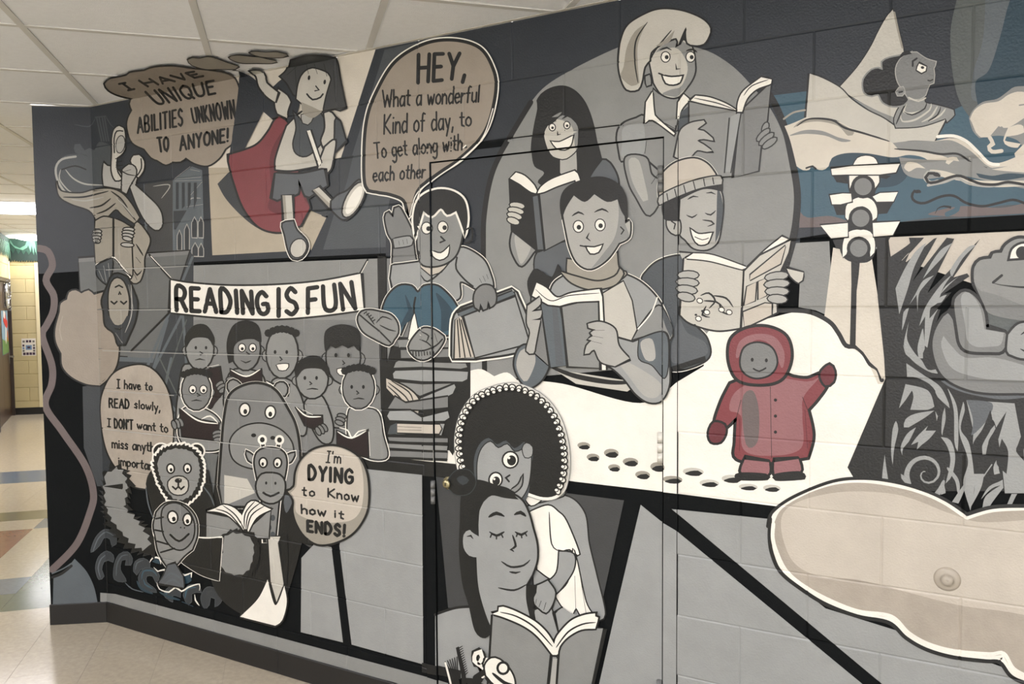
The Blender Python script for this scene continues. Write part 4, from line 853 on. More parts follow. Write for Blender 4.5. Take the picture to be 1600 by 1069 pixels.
f('h', H_, '7h'); f('w', H_, '5w'); f('k', H_, '1k')
Q_ = spline([p+(False,) for p in H_[:14]], False, 3)
acc = 0
for i in range(1, len(Q_)):
    acc += math.hypot(Q_[i][0]-Q_[i-1][0], Q_[i][1]-Q_[i-1][1])
    if acc > 8.5: acc = 0; e('w', Q_[i][0], Q_[i][1], 4.0, 3.2, i*37 % 180, '1.3k', 9); e('w', Q_[i][0]*.965+805*.035, Q_[i][1]*.965+700*.035, 2.6, 2.2, 0, '0.9k', 7)
sub('face')
f('s', '744,760* 742,720 750,695 765,684 778,694 792,688 805,700 820,690* 834,702 830,740 826,775 808,796 790,790 765,775')
f('G', '748,760* 748,722 755,700 768,690 780,700 794,694 806,706 822,700* 831,712 826,760 806,786 785,778 765,768', '1.2k'); f('G', '818,700 824,692 833,698 832,712 822,714', '1k')
full(); e('w', 799, 718, 11, 11.5, 10, '1.8k'); e('k', 801, 719, 7, 8); e('w', 797, 715, 2, 2); e('w', 776, 749, 9, 10, 10, '1.8k'); e('k', 777, 751, 6, 7); e('w', 774, 748, 1.8, 1.8); l('k', 2, '798,742 792,746 797,752'); f('h', '800,765* 812,756 818,742* 816,758 806,768', '1.6k')

fig('painted_adult_reader', 'adult with black hair tied back and lowered eyes reading below the curly haired child', 'painted figure')
at(640,720,.25)
f('k', '330,240 350,150 430,120 540,150 640,190 600,300 470,480 420,640 470,860 540,1040* 480,1100 420,1060 380,900 340,760 320,560 325,380', '0.8k')
f('k', '250,120 300,60 380,60 420,130 380,200 300,210 255,170', '1.4z'); f('z', '300,110 340,90 380,120 340,150')
f('G', '450,280 500,225 560,200 640,205 710,250 750,330 775,420 800,520 800,620 770,710* 735,770* 740,860 760,960 800,1060* 900,1100* 560,1100* 500,1000 440,800 425,600* 380,590 345,540 345,460 380,430 435,450*', '2.2k')
f('k', '440,470* 440,330 470,255* 520,215 600,230 690,240* 620,180 540,160 440,160 380,300 380,420')
lines('k', 2.2, '365,470 390,465 405,485', '560,790 660,805 740,768'); lines('k', 4, '500,350 550,325 600,345', '660,335 700,320 735,345')
lines('k', 3, '505,440 550,465 600,440', '665,440 705,460 745,435'); lines('k', 1.6, '520,455 512,475', '550,465 550,485', '580,455 590,475', '680,452 675,470', '706,460 708,478', '730,450 738,466', taper=0)
lines('k', 2.6, '650,460 670,530 640,550 660,565'); lines('k', 2.6, '580,625 640,660 720,650 760,615', '630,690 670,697 700,690')
f('k', '735,775* 780,770 800,770 790,830* 780,900 800,1010 810,1060* 780,1050 755,960 735,860')
sub('arm'); f('G', '800,1010* 790,930 840,920 880,900 900,945* 940,1090* 980,1150* 830,1150*', '1.6k'); lines('k', 2, '902,945 940,1080', '905,945 960,910', taper=0); f('G', '920,950* 960,915 1010,945 1060,960 1100,980* 1000,1100 945,1080*')
f('G', '805,775 830,765 870,745* 910,800 915,840 895,900 860,945 820,920 790,890 785,850 800,820', '1.8k'); lines('k', 1.8, '800,860 795,890', '830,870 815,910', '860,880 845,930')
sub('book', 'open grey book with white page edges held by the adult on the door')
at(640,870,.1875)
f('h', '705,480* 900,520 1050,620 1180,760 1220,810* 1300,700 1450,600 1560,590* 1620,590* 1430,1500* 640,1500* 685,820*', '2.4k')
f('w', '700,470* 750,450* 755,415 790,410 900,450 1050,530 1150,620 1215,720* 1240,650 1350,530 1460,480 1555,465* 1555,490* 1580,500 1555,592* 1440,600 1330,660 1260,740 1245,810* 1200,810* 1080,660 960,570 800,500', '2k'); lines('k', 2, '765,455 900,490 1050,580 1200,740', '1230,750 1330,620 1450,555 1560,540')
lines('k', 3.6, '1190,815 1150,1200', '1248,815 1220,1200', taper=0); F('l', '1205,840 1240,840 1215,1200 1165,1200')

fig('painted_combs', 'two black combs and white hair ribbon painted at the foot of the door', 'painted comb')
at(640,870,.1875)
sub('comb'); F('k', '385,760 410,748 468,985 480,1200 440,1200 430,985')
for i in range(13): F('k', f'{405+i*5},{760+i*18} {440+i*4},{742+i*18} {442+i*4},{747+i*18} {410+i*5},{769+i*18}')
sub('comb'); F('k', '330,950 400,950 440,1200 330,1200')
for i in range(6): F('k', f'{292+i*20},{872-i*8} {300+i*20},{870-i*8} {352+i*11},{960} {342+i*11},{962}')
l('w', 3, '300,885 330,1000 380,1200'); 
sub('ribbon'); l('k', 11, '560,1060 620,960 600,880 560,880 555,800 590,780 620,830 600,900 640,960'); l('w', 6, '620,990 640,940 600,900 550,860 560,800 600,785 615,830 590,880'); l('k', 9, '560,1000 640,950 700,930 700,870 650,860 640,900 660,930'); l('w', 5, '640,945 700,920 705,870 660,850 640,890')
f('w', '650,980* 640,900 690,840 760,850 840,930 880,1010 890,1120* 760,1120* 700,1040', '2k'); e('w', 790, 920, 36, 38, 0, '2.6k', 16); lines('k', 4, '640,1000 720,1080 760,1180', '700,960 800,1040 880,1060'); f('k', '460,1000* 560,1010 560,1050 500,1060')

# ---- lower right cloud
fig('painted_cloud_balloon', 'wide beige cloud balloon with white and black outline at the lower right', 'speech balloon')
full()
t = '1209,820* 1222,795 1260,772 1305,757 1350,754 1400,761 1440,772 1475,788 1510,812* 1550,800 1600,797* 1680,800 1800,840* 1820,1100* 1660,1085 1605,1058 1582,1046 1567,1022* 1540,1024 1490,1017 1450,1005 1420,988 1392,964* 1340,955 1290,935 1250,912 1226,890 1212,858'
f('T', t, '6w 3w'); 
l('k', 5, '1200,822 1207,800 1240,776 1300,752 1350,747 1400,753 1445,766 1480,782 1511,803'); l('k', 6, '1511,803 1550,792 1600,790 1680,792')
l('k', 6, '1204,810 1203,840 1207,865 1220,893 1250,918 1290,943 1340,962 1389,972 1416,996 1448,1014 1490,1026 1540,1032 1562,1034 1580,1056 1610,1070 1660,1092')
l('w', 6, '1209,818 1208,840 1214,862 1228,890 1252,912 1290,934 1340,954 1392,962 1420,988 1450,1005 1490,1016 1545,1021 1568,1020 1584,1044 1610,1058')
f('e', '1225,800 1300,770 1400,772 1480,800 1530,815 1600,812* 1750,840* 1750,1000* 1600,960 1500,945 1420,925 1340,905 1280,900 1235,870')

# ---- glints along the joints at the left, painted as thin pale lines
for lab, ls in (('pale bare mortar line crossing the hanging reader\'s sleeve', ['166,422 294,416']), ('pale bare mortar line crossing the hanging reader\'s face', ['170,485 266,484']), ('long pale bare mortar line from the plain cloud to the small readers', ['161,548 300,553', '300,553 480,557']),  # each of these is a painted glint, not bare mortar
                ('pale bare mortar line across the top of the reading slowly balloon', ['168,611 273,618', '357,624 455,630']), ('pale bare mortar line through the middle of the reading slowly balloon', ['166,671 269,682', '269,682 440,702'])):  # painted glints too, not bare mortar
    fig('mortar_line', lab, 'paint wear'); full()  # mortar_line is a painted glint on a joint, not wear
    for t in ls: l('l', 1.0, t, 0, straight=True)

# ================================================================== FROM BRUSH SHAPES TO PAINT LAYERS ON THE BLOCKS
def build_levels():
    grid = {}; allsh = []
    for fg in FIGS:
        for p in [fg]+fg.subs: allsh += [(s[0], p, i) for i, s in enumerate(p.shapes)]
    allsh.sort(key=lambda q: q[0])
    for _, p, i in allsh:
        seq, c, T = p.shapes[i]; cells = set()
        for t in T:
            x0, x1 = min(v[0] for v in t), max(v[0] for v in t); y0, y1 = min(v[1] for v in t), max(v[1] for v in t)
            for gx in range(int(x0//8), int(x1//8)+1):
                for gy in range(int(y0//8), int(y1//8)+1): cells.add((gx, gy))
        lv = 1+max([grid.get(k, 0) for k in cells] or [0])
        for k in cells: grid[k] = lv
        p.shapes[i] = (seq, c, T, lv)
WJ = .0045
PX0, PX1 = proj((CX, 0, 0)), proj((CX, 0, CEIL))
CB = (proj((CX, 0, CEIL)), proj((3.2, 0, CEIL))); CA = (proj((AE.x, AE.y, CEIL)), proj((CX, 0, CEIL)))
def side(a, b2, p): return (b2[0]-a[0])*(p[1]-a[1])-(b2[1]-a[1])*(p[0]-a[0])
def split(poly, fn):
    """split a convex polygon by fn = 0 into (negative, positive)"""
    d = [fn(p) for p in poly]
    if all(v <= 1e-7 for v in d): return poly, None
    if all(v >= -1e-7 for v in d): return None, poly
    ng, ps = [], []
    for i in range(len(poly)):
        p, q, a, b2 = poly[i], poly[(i+1) % len(poly)], d[i], d[(i+1) % len(poly)]
        if a <= 0: ng.append(p)
        if a >= 0: ps.append(p)
        if (a < 0 < b2) or (b2 < 0 < a):
            t = a/(a-b2); r = tuple(p[k]+(q[k]-p[k])*t for k in range(len(p))); ng.append(r); ps.append(r)
    return (ng if len(ng) > 2 else None), (ps if len(ps) > 2 else None)
def surfaces(tri):
    """(surface, polygon in pixels) pieces"""
    out = []
    sx = lambda p: side(PX1, PX0, p)        # > 0 left of the crease
    for half, s, cl in zip(split(tri, sx), ('B', 'A'), (CB, CA)):
        if not half: continue
        up, dn = split(half, lambda p: side(cl[0], cl[1], p))
        if dn: out.append((s, dn))
        if up: out.append(('C', up))
    return out
if side(PX1, PX0, (0, 500)) < 0: raise RuntimeError('crease orientation')
ZL = sorted([k*B+d for k in range(1, 13) for d in (-WJ, 0, WJ)])
def cut(poly, ax, v):
    return [q for q in split(poly, lambda p: p[ax]-v) if q]
def uzpieces(poly):
    """cut a wall polygon (u, z) at every joint line and at the door's edges"""
    res = [poly]
    if min(p[0] for p in poly) < CX-ALEN:
        res = [q for q in cut(poly, 0, CX-ALEN) if sum(p[0] for p in q)/len(q) > CX-ALEN]
    for v in ZL:
        nx = []
        for q in res:
            z = [p[1] for p in q]; nx += cut(q, 1, v) if min(z) < v < max(z) else [q]
        res = nx
    for v in (DT-.0025, DT+.0025):
        nx = []
        for q in res:
            z = [p[1] for p in q]; u = [p[0] for p in q]
            nx += cut(q, 1, v) if (min(z) < v < max(z) and max(u) > FL and min(u) < FR) else [q]
        res = nx
    out = []
    for q in res:
        cz = sum(p[1] for p in q)/len(q); u0, u1 = min(p[0] for p in q), max(p[0] for p in q)
        r = min(12, max(0, int(cz/B))); off = 0 if r % 2 == ROWPAR else .5
        ks = range(math.floor(u0/.4064-off)-1, math.ceil(u1/.4064-off)+2)
        vs = [(k+off)*.4064+d for k in ks for d in (-WJ, 0, WJ)]
        if cz < FT: vs += [FL-.0008, FL+.0008, FR-.001, FR+.001, DL-.0025, DL+.0025, DR-.0025, DR+.0025]
        vs = [v for v in vs if u0 < v < u1]; parts = [q]
        for v in vs:
            nx = []
            for w in parts:
                uu = [p[0] for p in w]; nx += cut(w, 0, v) if min(uu) < v < max(uu) else [w]
            parts = nx
        out += parts
    return out
def place(u, z, cu, cz, lv):
    if FL-.01 < u < FR+.01 and z < FT+.01: u2, z2 = u+(cu-u)*.02, z+(cz-z)*.02
    else: u2, z2 = u, z
    g = grooved(u2, z2)
    if z < .012 : g = 0
    return W3(u, z, g+.0003+.0001*lv)
def paint_pieces(shapes, ceiling=True):
    for sh in sorted(shapes, key=lambda q: q[0]):
        _, c, T, lv = sh
        for t in T:
            for s, poly in surfaces(t):
                if s == 'C':
                    if not ceiling: continue
                    P = [hit(p[0], p[1], 'C') for p in poly]
                    yield c, 'C', None, [Vector((p.x, p.y, CEIL-.0006-.0001*lv)) for p in P]
                else:
                    uv = [uz(hit(p[0], p[1], s), s) for p in poly]
                    for q in uzpieces(uv):
                        cu = sum(p[0] for p in q)/len(q); cz = sum(p[1] for p in q)/len(q)
                        if s == 'A' and cu < CX-ALEN: continue
                        if cz < .02 or cz > CEIL: continue
                        if cz < DT+.0025 and (abs(cu-DL) < .0025 or abs(cu-DR) < .0025): continue
                        if abs(cz-DT) < .0025 and DL < cu < DR: continue
                        if cz < FT and (abs(cu-FR) < .001 or abs(cu-FL) < .0008): continue
                        yield c, s, (cu, cz), [place(p[0], p[1], cu, cz, lv) for p in q]
class Mesh:
    def __init__(s): s.v, s.f, s.m, s.mats, s.key = [], [], [], [], {}
    def mi(s, m):
        if m not in s.mats: s.mats.append(m)
        return s.mats.index(m)
    def add(s, P, m):
        ids = []
        for p in P:
            k = (round(p.x, 5), round(p.y, 5), round(p.z, 5))
            if k not in s.key: s.key[k] = len(s.v); s.v.append(p)
            if not ids or ids[-1] != s.key[k]: ids.append(s.key[k])
        if len(ids) > 1 and ids[0] == ids[-1]: ids.pop()
        if len(set(ids)) > 2: s.f.append(tuple(ids)); s.m.append(s.mi(m))
    def base(s, verts, faces, m):
        o = len(s.v); s.v += [Vector(p) for p in verts]
        for q in faces: s.f.append(tuple(i+o for i in q)); s.m.append(s.mi(m))
    def build(s, name, parent=None, off=Vector((0,0,0))):
        me = meshof(name, [p-off for p in s.v], s.f, s.mats, s.m)
        # make every painted face look at the hallway
        o = link(name, me, parent); return o
build_levels()

# ================================================================== THE SETTING
black = mat('block_black_paint', PAL['k'], rough=.55, spec=.035, bump=.5, scale=170, var=.07, vscale=7)
def wall_empty(name, loc, label): return empty(name, loc, label, kind='structure')
wall_b = wall_empty('wall_right', (0, 0, 0), 'long concrete block wall painted with the black, grey and white mural')
wall_a = wall_empty('wall_corner', (CX, 0, 0), 'short angled block wall at the left end of the mural')
door = empty('door_1', ((DL+DR)/2, 0, 0), 'flush door painted over with the mural, knob near its left edge', kind='structure')
frame = empty('trim_door', ((DL+DR)/2, 0, 0), 'steel door frame painted over with the mural', kind='structure')

blocks = {}
def bkey(s, u, z):
    r = min(12, max(0, int(z/B))); off = 0 if r % 2 == ROWPAR else .5
    return (s, r, math.floor(u/.4064-off))
bgmesh = {}; doorm, framem = Mesh(), Mesh()
for c, s, uv, P in paint_pieces(FIGS[0].shapes, ceiling=False):
    u, z = uv
    if FL < u < FR and z < FT:
        (doorm if (DL < u < DR and z < DT) else framem).add(P, paint(c))
    else: bgmesh.setdefault(bkey(s, u, z), Mesh()).add(P, paint(c))
UMAX = 11*.4064
for r in range(13):
    off = 0 if r % 2 == ROWPAR else .5
    for k in range(math.floor((CX-ALEN)/.4064-off), math.ceil(UMAX/.4064-off)):
        a0, a1 = (k+off)*.4064, (k+1+off)*.4064
        for s in 'BA':
            u0, u1 = (max(a0, CX), min(a1, UMAX)) if s == 'B' else (max(a0, CX-ALEN), min(a1, CX))
            if u1-u0 < .004: continue
            z0, z1 = r*B, (r+1)*B
            segs = [(u0, u1)]
            if z0 < FT-.01:
                segs = [g for g in ((u0, min(u1, FL)), (max(u0, FR), u1)) if g[1]-g[0] > .004]
            if not segs: continue
            M = bgmesh.pop((s, r, k), None) or Mesh()
            for q0, q1 in segs:
                v, fc = boxdata(q0, q1, .0006, .09, z0, z1, .0045 if s == 'B' else 0)
                M.base([W3(p[0] if s == 'B' or p[0] < CX-1e-6 else CX-1e-6, p[2], -p[1]) if s == 'A' else Vector(p) for p in v], fc, black)
            o = M.build('concrete_block', wall_b if s == 'B' else wall_a, Vector((0,0,0)) if s == 'B' else Vector((CX,0,0)))
            blocks[(s, r, k)] = o
# door leaf, frame
paint_d = paint('k')
v, fc = boxdata(DL+.0025, DR-.0025, .0044, .05, .012, DT-.0025); doorm.base(v, fc, black)
lo = Vector(((DL+DR)/2, 0, 0))
doorm.build('door_leaf', door, lo)
for x0, x1, z0, z1 in ((FL, DL-.0025, 0, FT), (DR+.0025, FR, 0, FT), (DL-.0025, DR+.0025, DT+.0025, FT)):
    v, fc = boxdata(x0, x1, -.0011, .09, z0, z1); framem.base(v, fc, black)
v, fc = boxdata(DL-.0025, DR+.0025, .052, .085, 0, DT+.0025); framem.base(v, fc, black)
framem.build('door_frame', frame, lo)
steel = mat('brushed_steel', (150,148,140), rough=.35, metal=.9); brass = mat('satin_brass', (176,168,136), rough=.3, metal=.85)
whitep = mat('hinge_white_paint', (226,224,216), rough=.45); greyp = mat('hinge_grey_paint', (120,122,122), rough=.45); blackm = mat('dark_slot', (18,18,18), rough=.6)
def hinge(px, py0, py1, m, label):
    p0, p1 = hit(px, py1, 'B'), hit(px, py0, 'B'); x = p0.x
    e0 = empty('hinge', (x-lo.x, 0, p0.z)); e0.parent = door; e0['label'] = label
    h = p1.z-p0.z; n = 3
    for i in range(n):
        prof = [(.008, i*h/n+.0004), (.0088, i*h/n+.0012), (.0088, (i+1)*h/n-.0012), (.008, (i+1)*h/n-.0004)]
        lathe('knuckle', prof, m, e0, origin=(0, -.008, 0), axis='z', n=12)
hinge(1033, 300, 260, greyp, 'upper hinge painted grey'); hinge(1032.5, 722, 676, whitep, 'middle hinge painted white'); hinge(1031, 1104, 1062, greyp, 'lower hinge painted grey'); hinge(678, 786, 751, greyp, 'grey strike plate and latch cover at the left edge')
kp = hit(701, 755, 'B')
kn = lathe('door_knob', [(.026, 0), (.026, .004), (.022, .008), (.012, .011), (.012, .014), (.016, .016), (.017, .022), (.012, .026), (.003, .027)], brass, door, origin=(kp.x-lo.x, .004, kp.z)); kn['label'] = 'round brass lock'
box('keyhole', kp.x-lo.x-.0015, kp.x-lo.x+.0015, -.0245, -.02, kp.z-.006, kp.z+.006, blackm, kn)

# baseboard
bb = mat('baseboard_vinyl', (27,27,28), rough=.45, bump=.2, scale=60)
bb1 = empty('baseboard_right', (0,0,0), 'black vinyl baseboard under the mural', kind='structure')
for x0, x1 in ((CX+.004, -.6), (-.599, FL), (FR, 2.4), (2.401, UMAX)):
    v, fc = boxdata(x0, x1, -.010, .0, 0, .107, .003); link('baseboard_length', meshof('b', v, fc, [bb]), bb1)
def A3(p): return W3(min(CX-1e-6, CX+p.x), p.z, -p.y)
bb2 = empty('baseboard_left', (CX,0,0), 'black vinyl baseboard on the angled corner wall', kind='structure')
v, fc = boxdata(-ALEN-.004, 0, -.010, 0, 0, .107, .003); link('baseboard_length', meshof('b', [A3(Vector(p))-Vector((CX,0,0)) for p in v], fc, [bb]), bb2)
# edge of the corner wall (raw block end and the hallway's right wall behind it)
yel = mat('cream_block_paint', (206,193,150), rough=.5, bump=.5, scale=150, var=.05)
yel2 = mat('cream_block_joint', (196,182,138), rough=.6)
pale = mat('pale_edge', (176,172,160), rough=.6)
e1 = Vector((-1, 1, 0)).normalized()
wh = empty('wall_hallway', (AE.x, AE.y, 0), 'cream block wall of the hallway running behind the mural corner', kind='structure')
qn = Vector((1, 1, 0)).normalized()
st = AE+e1*.004
def hallwall(t0, t1, z0, z1, th=.09): 
    P = [st+e1*t0, st+e1*t1, st+e1*t1+qn*th, st+e1*t0+qn*th]
    vv = [Vector((p.x, p.y, z)) for z in (z0, z1) for p in P]; ff = [(0,1,5,4), (1,2,6,5), (2,3,7,6), (3,0,4,7), (4,5,6,7), (3,2,1,0)]
    return [p-Vector((AE.x, AE.y, 0)) for p in vv], ff
for r in range(13):
    z0 = r*B; o2 = .2032 if r % 2 else 0; t = 0
    while t < 9.3:
        t1 = min(9.3, (t+.4064) if (t > 0 or not o2) else .2032)
        v, fc = hallwall(t+(.001 if t else 0), t1-.001, z0+.001, z0+B-.001); link('concrete_block', meshof('hb', v, fc, [pale if t == 0 else yel]), wh)
        t = t1
        if t > 3.2: break
v, fc = hallwall(3.2, 8.9, 0, CEIL); link('far_blockwork', meshof('hb', v, fc, [yel]), wh, 'stuff')

# ---- ceiling: 2x2 lay-in tiles in a T-bar grid at 45 degrees to the mural
tilem = mat('ceiling_tile', (246,248,252), rough=.9, bump=.9, scale=260, var=.03, vscale=40); barm = mat('t_bar_white', (214,213,210), rough=.5)
diff = mat('troffer_diffuser', (255,250,240), rough=.4, emit=1)
ceil = empty('ceiling', (0,0,CEIL), 'white suspended ceiling of square tiles in a metal grid', kind='structure')
A0, B0, TS = -.057, -.028, .6096
def inside_clip(poly):
    c = sum((Vector(p) for p in poly), Vector((0,0)))/len(poly)      # poly in (a, b)
    wx = lambda p: (p[0]+p[1])/S2; wy = lambda p: (p[1]-p[0])/S2
    if c[0] < -1.5 and min(p[1] for p in poly) < -1.56 < max(p[1] for p in poly): return split(poly, lambda p: p[1]+1.56)[0]
    if c[1] < -1.56 or all(wy(p) <= 0 for p in poly):
        if c[0] < -1.33 and max(p[1] for p in poly) > -1.56: return split(poly, lambda p: p[1]+1.56)[0]
        if all(wy(p) <= 0 or p[0] < -1.33 for p in poly): return poly
    return split(poly, lambda p: wy(p))[0]
lit = [(t[0], t[1], t[0]+t[2], t[1]+t[3]) for t in TROFFERS]
full_tile = None
for i in range(-18, 11):
    for j in range(-7, 8):
        a, b2 = A0+i*TS, B0+j*TS
        if b2+TS < -4.3 or (a < -9.0 and b2 > -1.6): continue
        ca, cb = a+TS/2, b2+TS/2
        if any(x0-.01 < ca < x1+.01 and y0-.01 < cb < y1+.01 for x0, y0, x1, y1 in lit): continue
        g = .0125
        poly = [(a+g, b2+g), (a+TS-g, b2+g), (a+TS-g, b2+TS-g), (a+g, b2+TS-g)]
        q = inside_clip(poly)
        if not q or len(q) < 3 or ca < -10.9: continue
        if hp(ca, cb).x > UMAX+.2: continue
        n = len(q); org = hp(q[0][0], q[0][1], 0)
        if len(q) == 4 and q == poly and full_tile:
            o = link('ceiling_tile', full_tile, ceil); o.location = org
        else:
            vs = [hp(p[0], p[1], .004)-org for p in q]+[hp(p[0], p[1], .019)-org for p in q]
            fs = [tuple(range(n))[::-1], tuple(range(n, 2*n))]+[(k, (k+1) % n, (k+1) % n+n, k+n) for k in range(n)]
            me = meshof('ceiling_tile', vs, fs, [tilem]); o = link('ceiling_tile', me, ceil); o.location = org
            if q == poly: full_tile = me
def bar(a0, b0, a1, b1):
    h = .012
    poly = [(a0-h, b0), (a0+h, b0), (a0+h, b1), (a0-h, b1)] if abs(a1-a0) < 1e-6 else [(a0, b0-h), (a1, b0-h), (a1, b0+h), (a0, b0+h)]
    c = ((a0+a1)/2, (b0+b1)/2)
    q = inside_clip(poly) 
    if not q: return
    n = len(q); vs = [hp(p[0], p[1], .0) for p in q]+[hp(p[0], p[1], .024) for p in q]
    fs = [tuple(range(n))[::-1], tuple(range(n, 2*n))]+[(k, (k+1) % n, (k+1) % n+n, k+n) for k in range(n)]
    link('t_bar', meshof('t_bar', vs, fs, [barm]), ceil)
for j in range(-7, 8):
    for i in range(-18, 11, 2):
        a, b2 = A0+i*TS, B0+j*TS
        if b2 < -4.3: continue
        if -1.33 < a+TS or b2 < -1.6: bar(a, b2, a+2*TS, b2)
for i in range(-18, 11):
    for j in range(-7, 8, 1):
        a, b2 = A0+i*TS, B0+j*TS
        if b2+TS < -4.3: continue
        if -1.33 < a+TS or b2 < -1.6: bar(a, b2+.012, a, b2+TS-.012)
# white wall angle where the ceiling meets the mural wall
ang = mat('wall_angle_white', (205,201,192), rough=.5)
wa = empty('trim_1', (0,0,CEIL), 'thin white wall angle between the mural and the ceiling', kind='structure')
v, fc = boxdata(CX, UMAX, -.019, -.003, -.001, 0.001); link('angle_length', meshof('w', v, fc, [ang]), wa)
v, fc = boxdata(-ALEN, 0, -.019, -.003, -.001, .001); link('angle_length', meshof('w', [A3(Vector(p)) for p in v], fc, [ang]), wa)

# troffers
for n, (a, b2, sa, sb, st_) in enumerate(TROFFERS):
    lab = {5: 'wide lit ceiling light across the hallway, nearer of two', 6: 'far lit ceiling light above the leafy valance'}.get(n)
    o = empty('ceiling_light', hp(a+sa/2, b2+sb/2, CEIL), lab or 'recessed fluorescent ceiling light, number '+'one two three four five'.split()[n]+' out of frame above the lobby', 'ceiling light', 'recessed ceiling lights')
    org = o.location
    def hb(name, a0, a1, b0, b1, z0, z1, m):
        P = [hp(a0, b0), hp(a1, b0), hp(a1, b1), hp(a0, b1)]
        vv = [Vector((p.x, p.y, z))-org for z in (z0, z1) for p in P]; return link(name, meshof(name, vv, [(3,2,1,0), (4,5,6,7), (0,1,5,4), (1,2,6,5), (2,3,7,6), (3,0,4,7)], [m]), o)
    w = .02
    for q in ((a, a+sa, b2, b2+w), (a, a+sa, b2+sb-w, b2+sb), (a, a+w, b2+w, b2+sb-w), (a+sa-w, a+sa, b2+w, b2+sb-w)): hb('frame', *q, CEIL-.002, CEIL+.05, barm)
    dm = mat('diffuser_%d' % n, (250, 247, 253), rough=.4, emit=st_)
    hb('diffuser', a+w, a+sa-w, b2+w, b2+sb-w, CEIL-.045, CEIL+.012, dm)

# ---- floor
slabm = mat('floor_slab', (150,143,124), rough=.35, var=.1, vscale=30)
FC = dict(beige=(186,176,158), green=(84,96,78), blue=(96,110,128), olive=(110,106,78), rust=(134,88,66))
def tilemat(k): return mat('vinyl_tile_'+k, FC[k], rough=.16, bump=.08, scale=25, var=.10, vscale=38, spec=.5)
floor = empty('floor', (0,0,0), 'glossy beige vinyl tile floor with coloured bands down the hallway', kind='structure')
vs = [hp(-10.9, -4.6, -.02), hp(6.5, -4.6, -.02), hp(6.5, 3.5, -.02), hp(-10.9, 3.5, -.02)]
vs += [p+Vector((0,0,.0185)) for p in vs]
link('slab', meshof('slab', vs, [(3,2,1,0), (4,5,6,7), (0,1,5,4), (1,2,6,5), (2,3,7,6), (3,0,4,7)], [slabm]), floor)
def tcol(i, j):   # i: rows away along the hallway (0 = first row beyond the beige lobby), j: columns from b = -1.883
    if i < 0: return 'beige'
    if j >= 0:    # right of b = -1.883
        return {0:'green',1:'green',2:'green',3:'beige' if j == 0 and False else 'green'}.get(i, None) or rowcol(i, j)
    return rowcol(i, j)
def rowcol(i, j):
    if j < 0 and i == 0: return 'green'
    if j < 0 and i == 1: return 'blue'
    if i in (7,): return 'olive'
    if i in (12, 13): return 'blue'
    if j <= -2 and 3 <= i <= 5: return 'rust'
    if j >= -1 and i == 6: return 'blue'
    if j >= -3 and i in (16, 17) : return 'blue' if j >= -3 else 'beige'
    if j >= -6 and i in (27, 28): return 'green'
    return 'beige'
SA, SB = .2905, .3048; cnt = 0
tcache = {}
for i in range(-16, 30):
    for j in range(-9, 12):
        a1 = -1.60-i*SA; a0 = a1-SA; b0 = -1.883+j*SB; b1 = b0+SB
        c = hp((a0+a1)/2, (b0+b1)/2)
        if c.y > .22 and not ((b0+b1)/2 < -1.56 and a1 < -1.2): continue
        if (b0+b1)/2 > -1.5 and a0 < -1.9: continue
        x, y = proj(hp((a0+a1)/2, (b0+b1)/2)); 
        if (c-CAM).dot(FWD) < .3 or not (-90 < x < 640 and 600 < y < 1250): continue
        k = tcol(i, j); g = .0006
        if k not in tcache:
            vs = [hp(0+g, 0+g, -.003), hp(SA-g, g, -.003), hp(SA-g, SB-g, -.003), hp(g, SB-g, -.003)]; vs += [p+Vector((0,0,.003)) for p in vs]
            tcache[k] = meshof('vinyl_tile', vs, [(3,2,1,0), (4,5,6,7), (0,1,5,4), (1,2,6,5), (2,3,7,6), (3,0,4,7)], [tilemat(k)])
        o = link('vinyl_tile', tcache[k], floor); o.location = hp(a0, b0, 0); cnt += 1
print('floor tiles', cnt)

# ---- hallway end wall, alcove wall with the brown door
AEND, BC = -10.25, -4.29
def wallblocks(name, label, P, Q, nrm_in, z1=CEIL, skip=None):
    """cream block wall from P to Q (ground points), outer face towards nrm_in"""
    d = (Q-P); Ln = d.length; d.normalize(); w_ = empty(name, P, label, kind='structure')
    for r in range(13):
        z0 = r*B; t = 0; first = .2032 if r % 2 else .4064
        while t < Ln-.002:
            t1 = min(Ln, t+(first if t == 0 else .4064))
            tm = (t+t1)/2
            if not (skip and skip[0]-.05 < tm < skip[1]+.05 and z0 < skip[2]-.05):
                g, c = .0012, .006
                a_, b_ = t+g, t1-g
                if skip and z0 < skip[2]-.05:
                    if a_ < skip[0] < b_: b_ = skip[0]
                v, fc = boxdata(a_, b_, 0, .09, z0+g, z0+B-g, c)
                link('concrete_block', meshof('cb', [d*p[0]-nrm_in*p[1]+Vector((0,0,p[2])) for p in v], fc, [yel]), w_)
            t = t1
    v, fc = boxdata(0, Ln, .01, .1, 0, CEIL)
    if not skip: link('mortar_backing', meshof('mb', [d*p[0]-nrm_in*p[1]+Vector((0,0,p[2])) for p in v], fc, [yel2]), w_)
    return w_, d
P1, P2, P3 = hp(-8.46, -3.95), hp(AEND, BC), hp(AEND, -2.9)
eh = Vector((1, -1, 0)).normalized()           # towards the camera end of the hallway
wallblocks('wall_back', 'cream block wall closing the far end of the hallway', P2, P3, eh)
dd = (P2-P1).normalized(); nn = Vector((-dd.y, dd.x, 0)); nn = nn if nn.dot(CAM-P1) > 0 else -nn
DLn = (P2-P1).length
wallblocks('wall_alcove', 'cream block wall around the brown hallway door', P1, P2, nn, skip=(-.1, DLn+.1, 2.03))
wallblocks('wall_left', 'cream block wall along the left side of the hallway', hp(-8.46, -3.95), hp(-5.6, -3.95), Vector((1,1,0)).normalized())
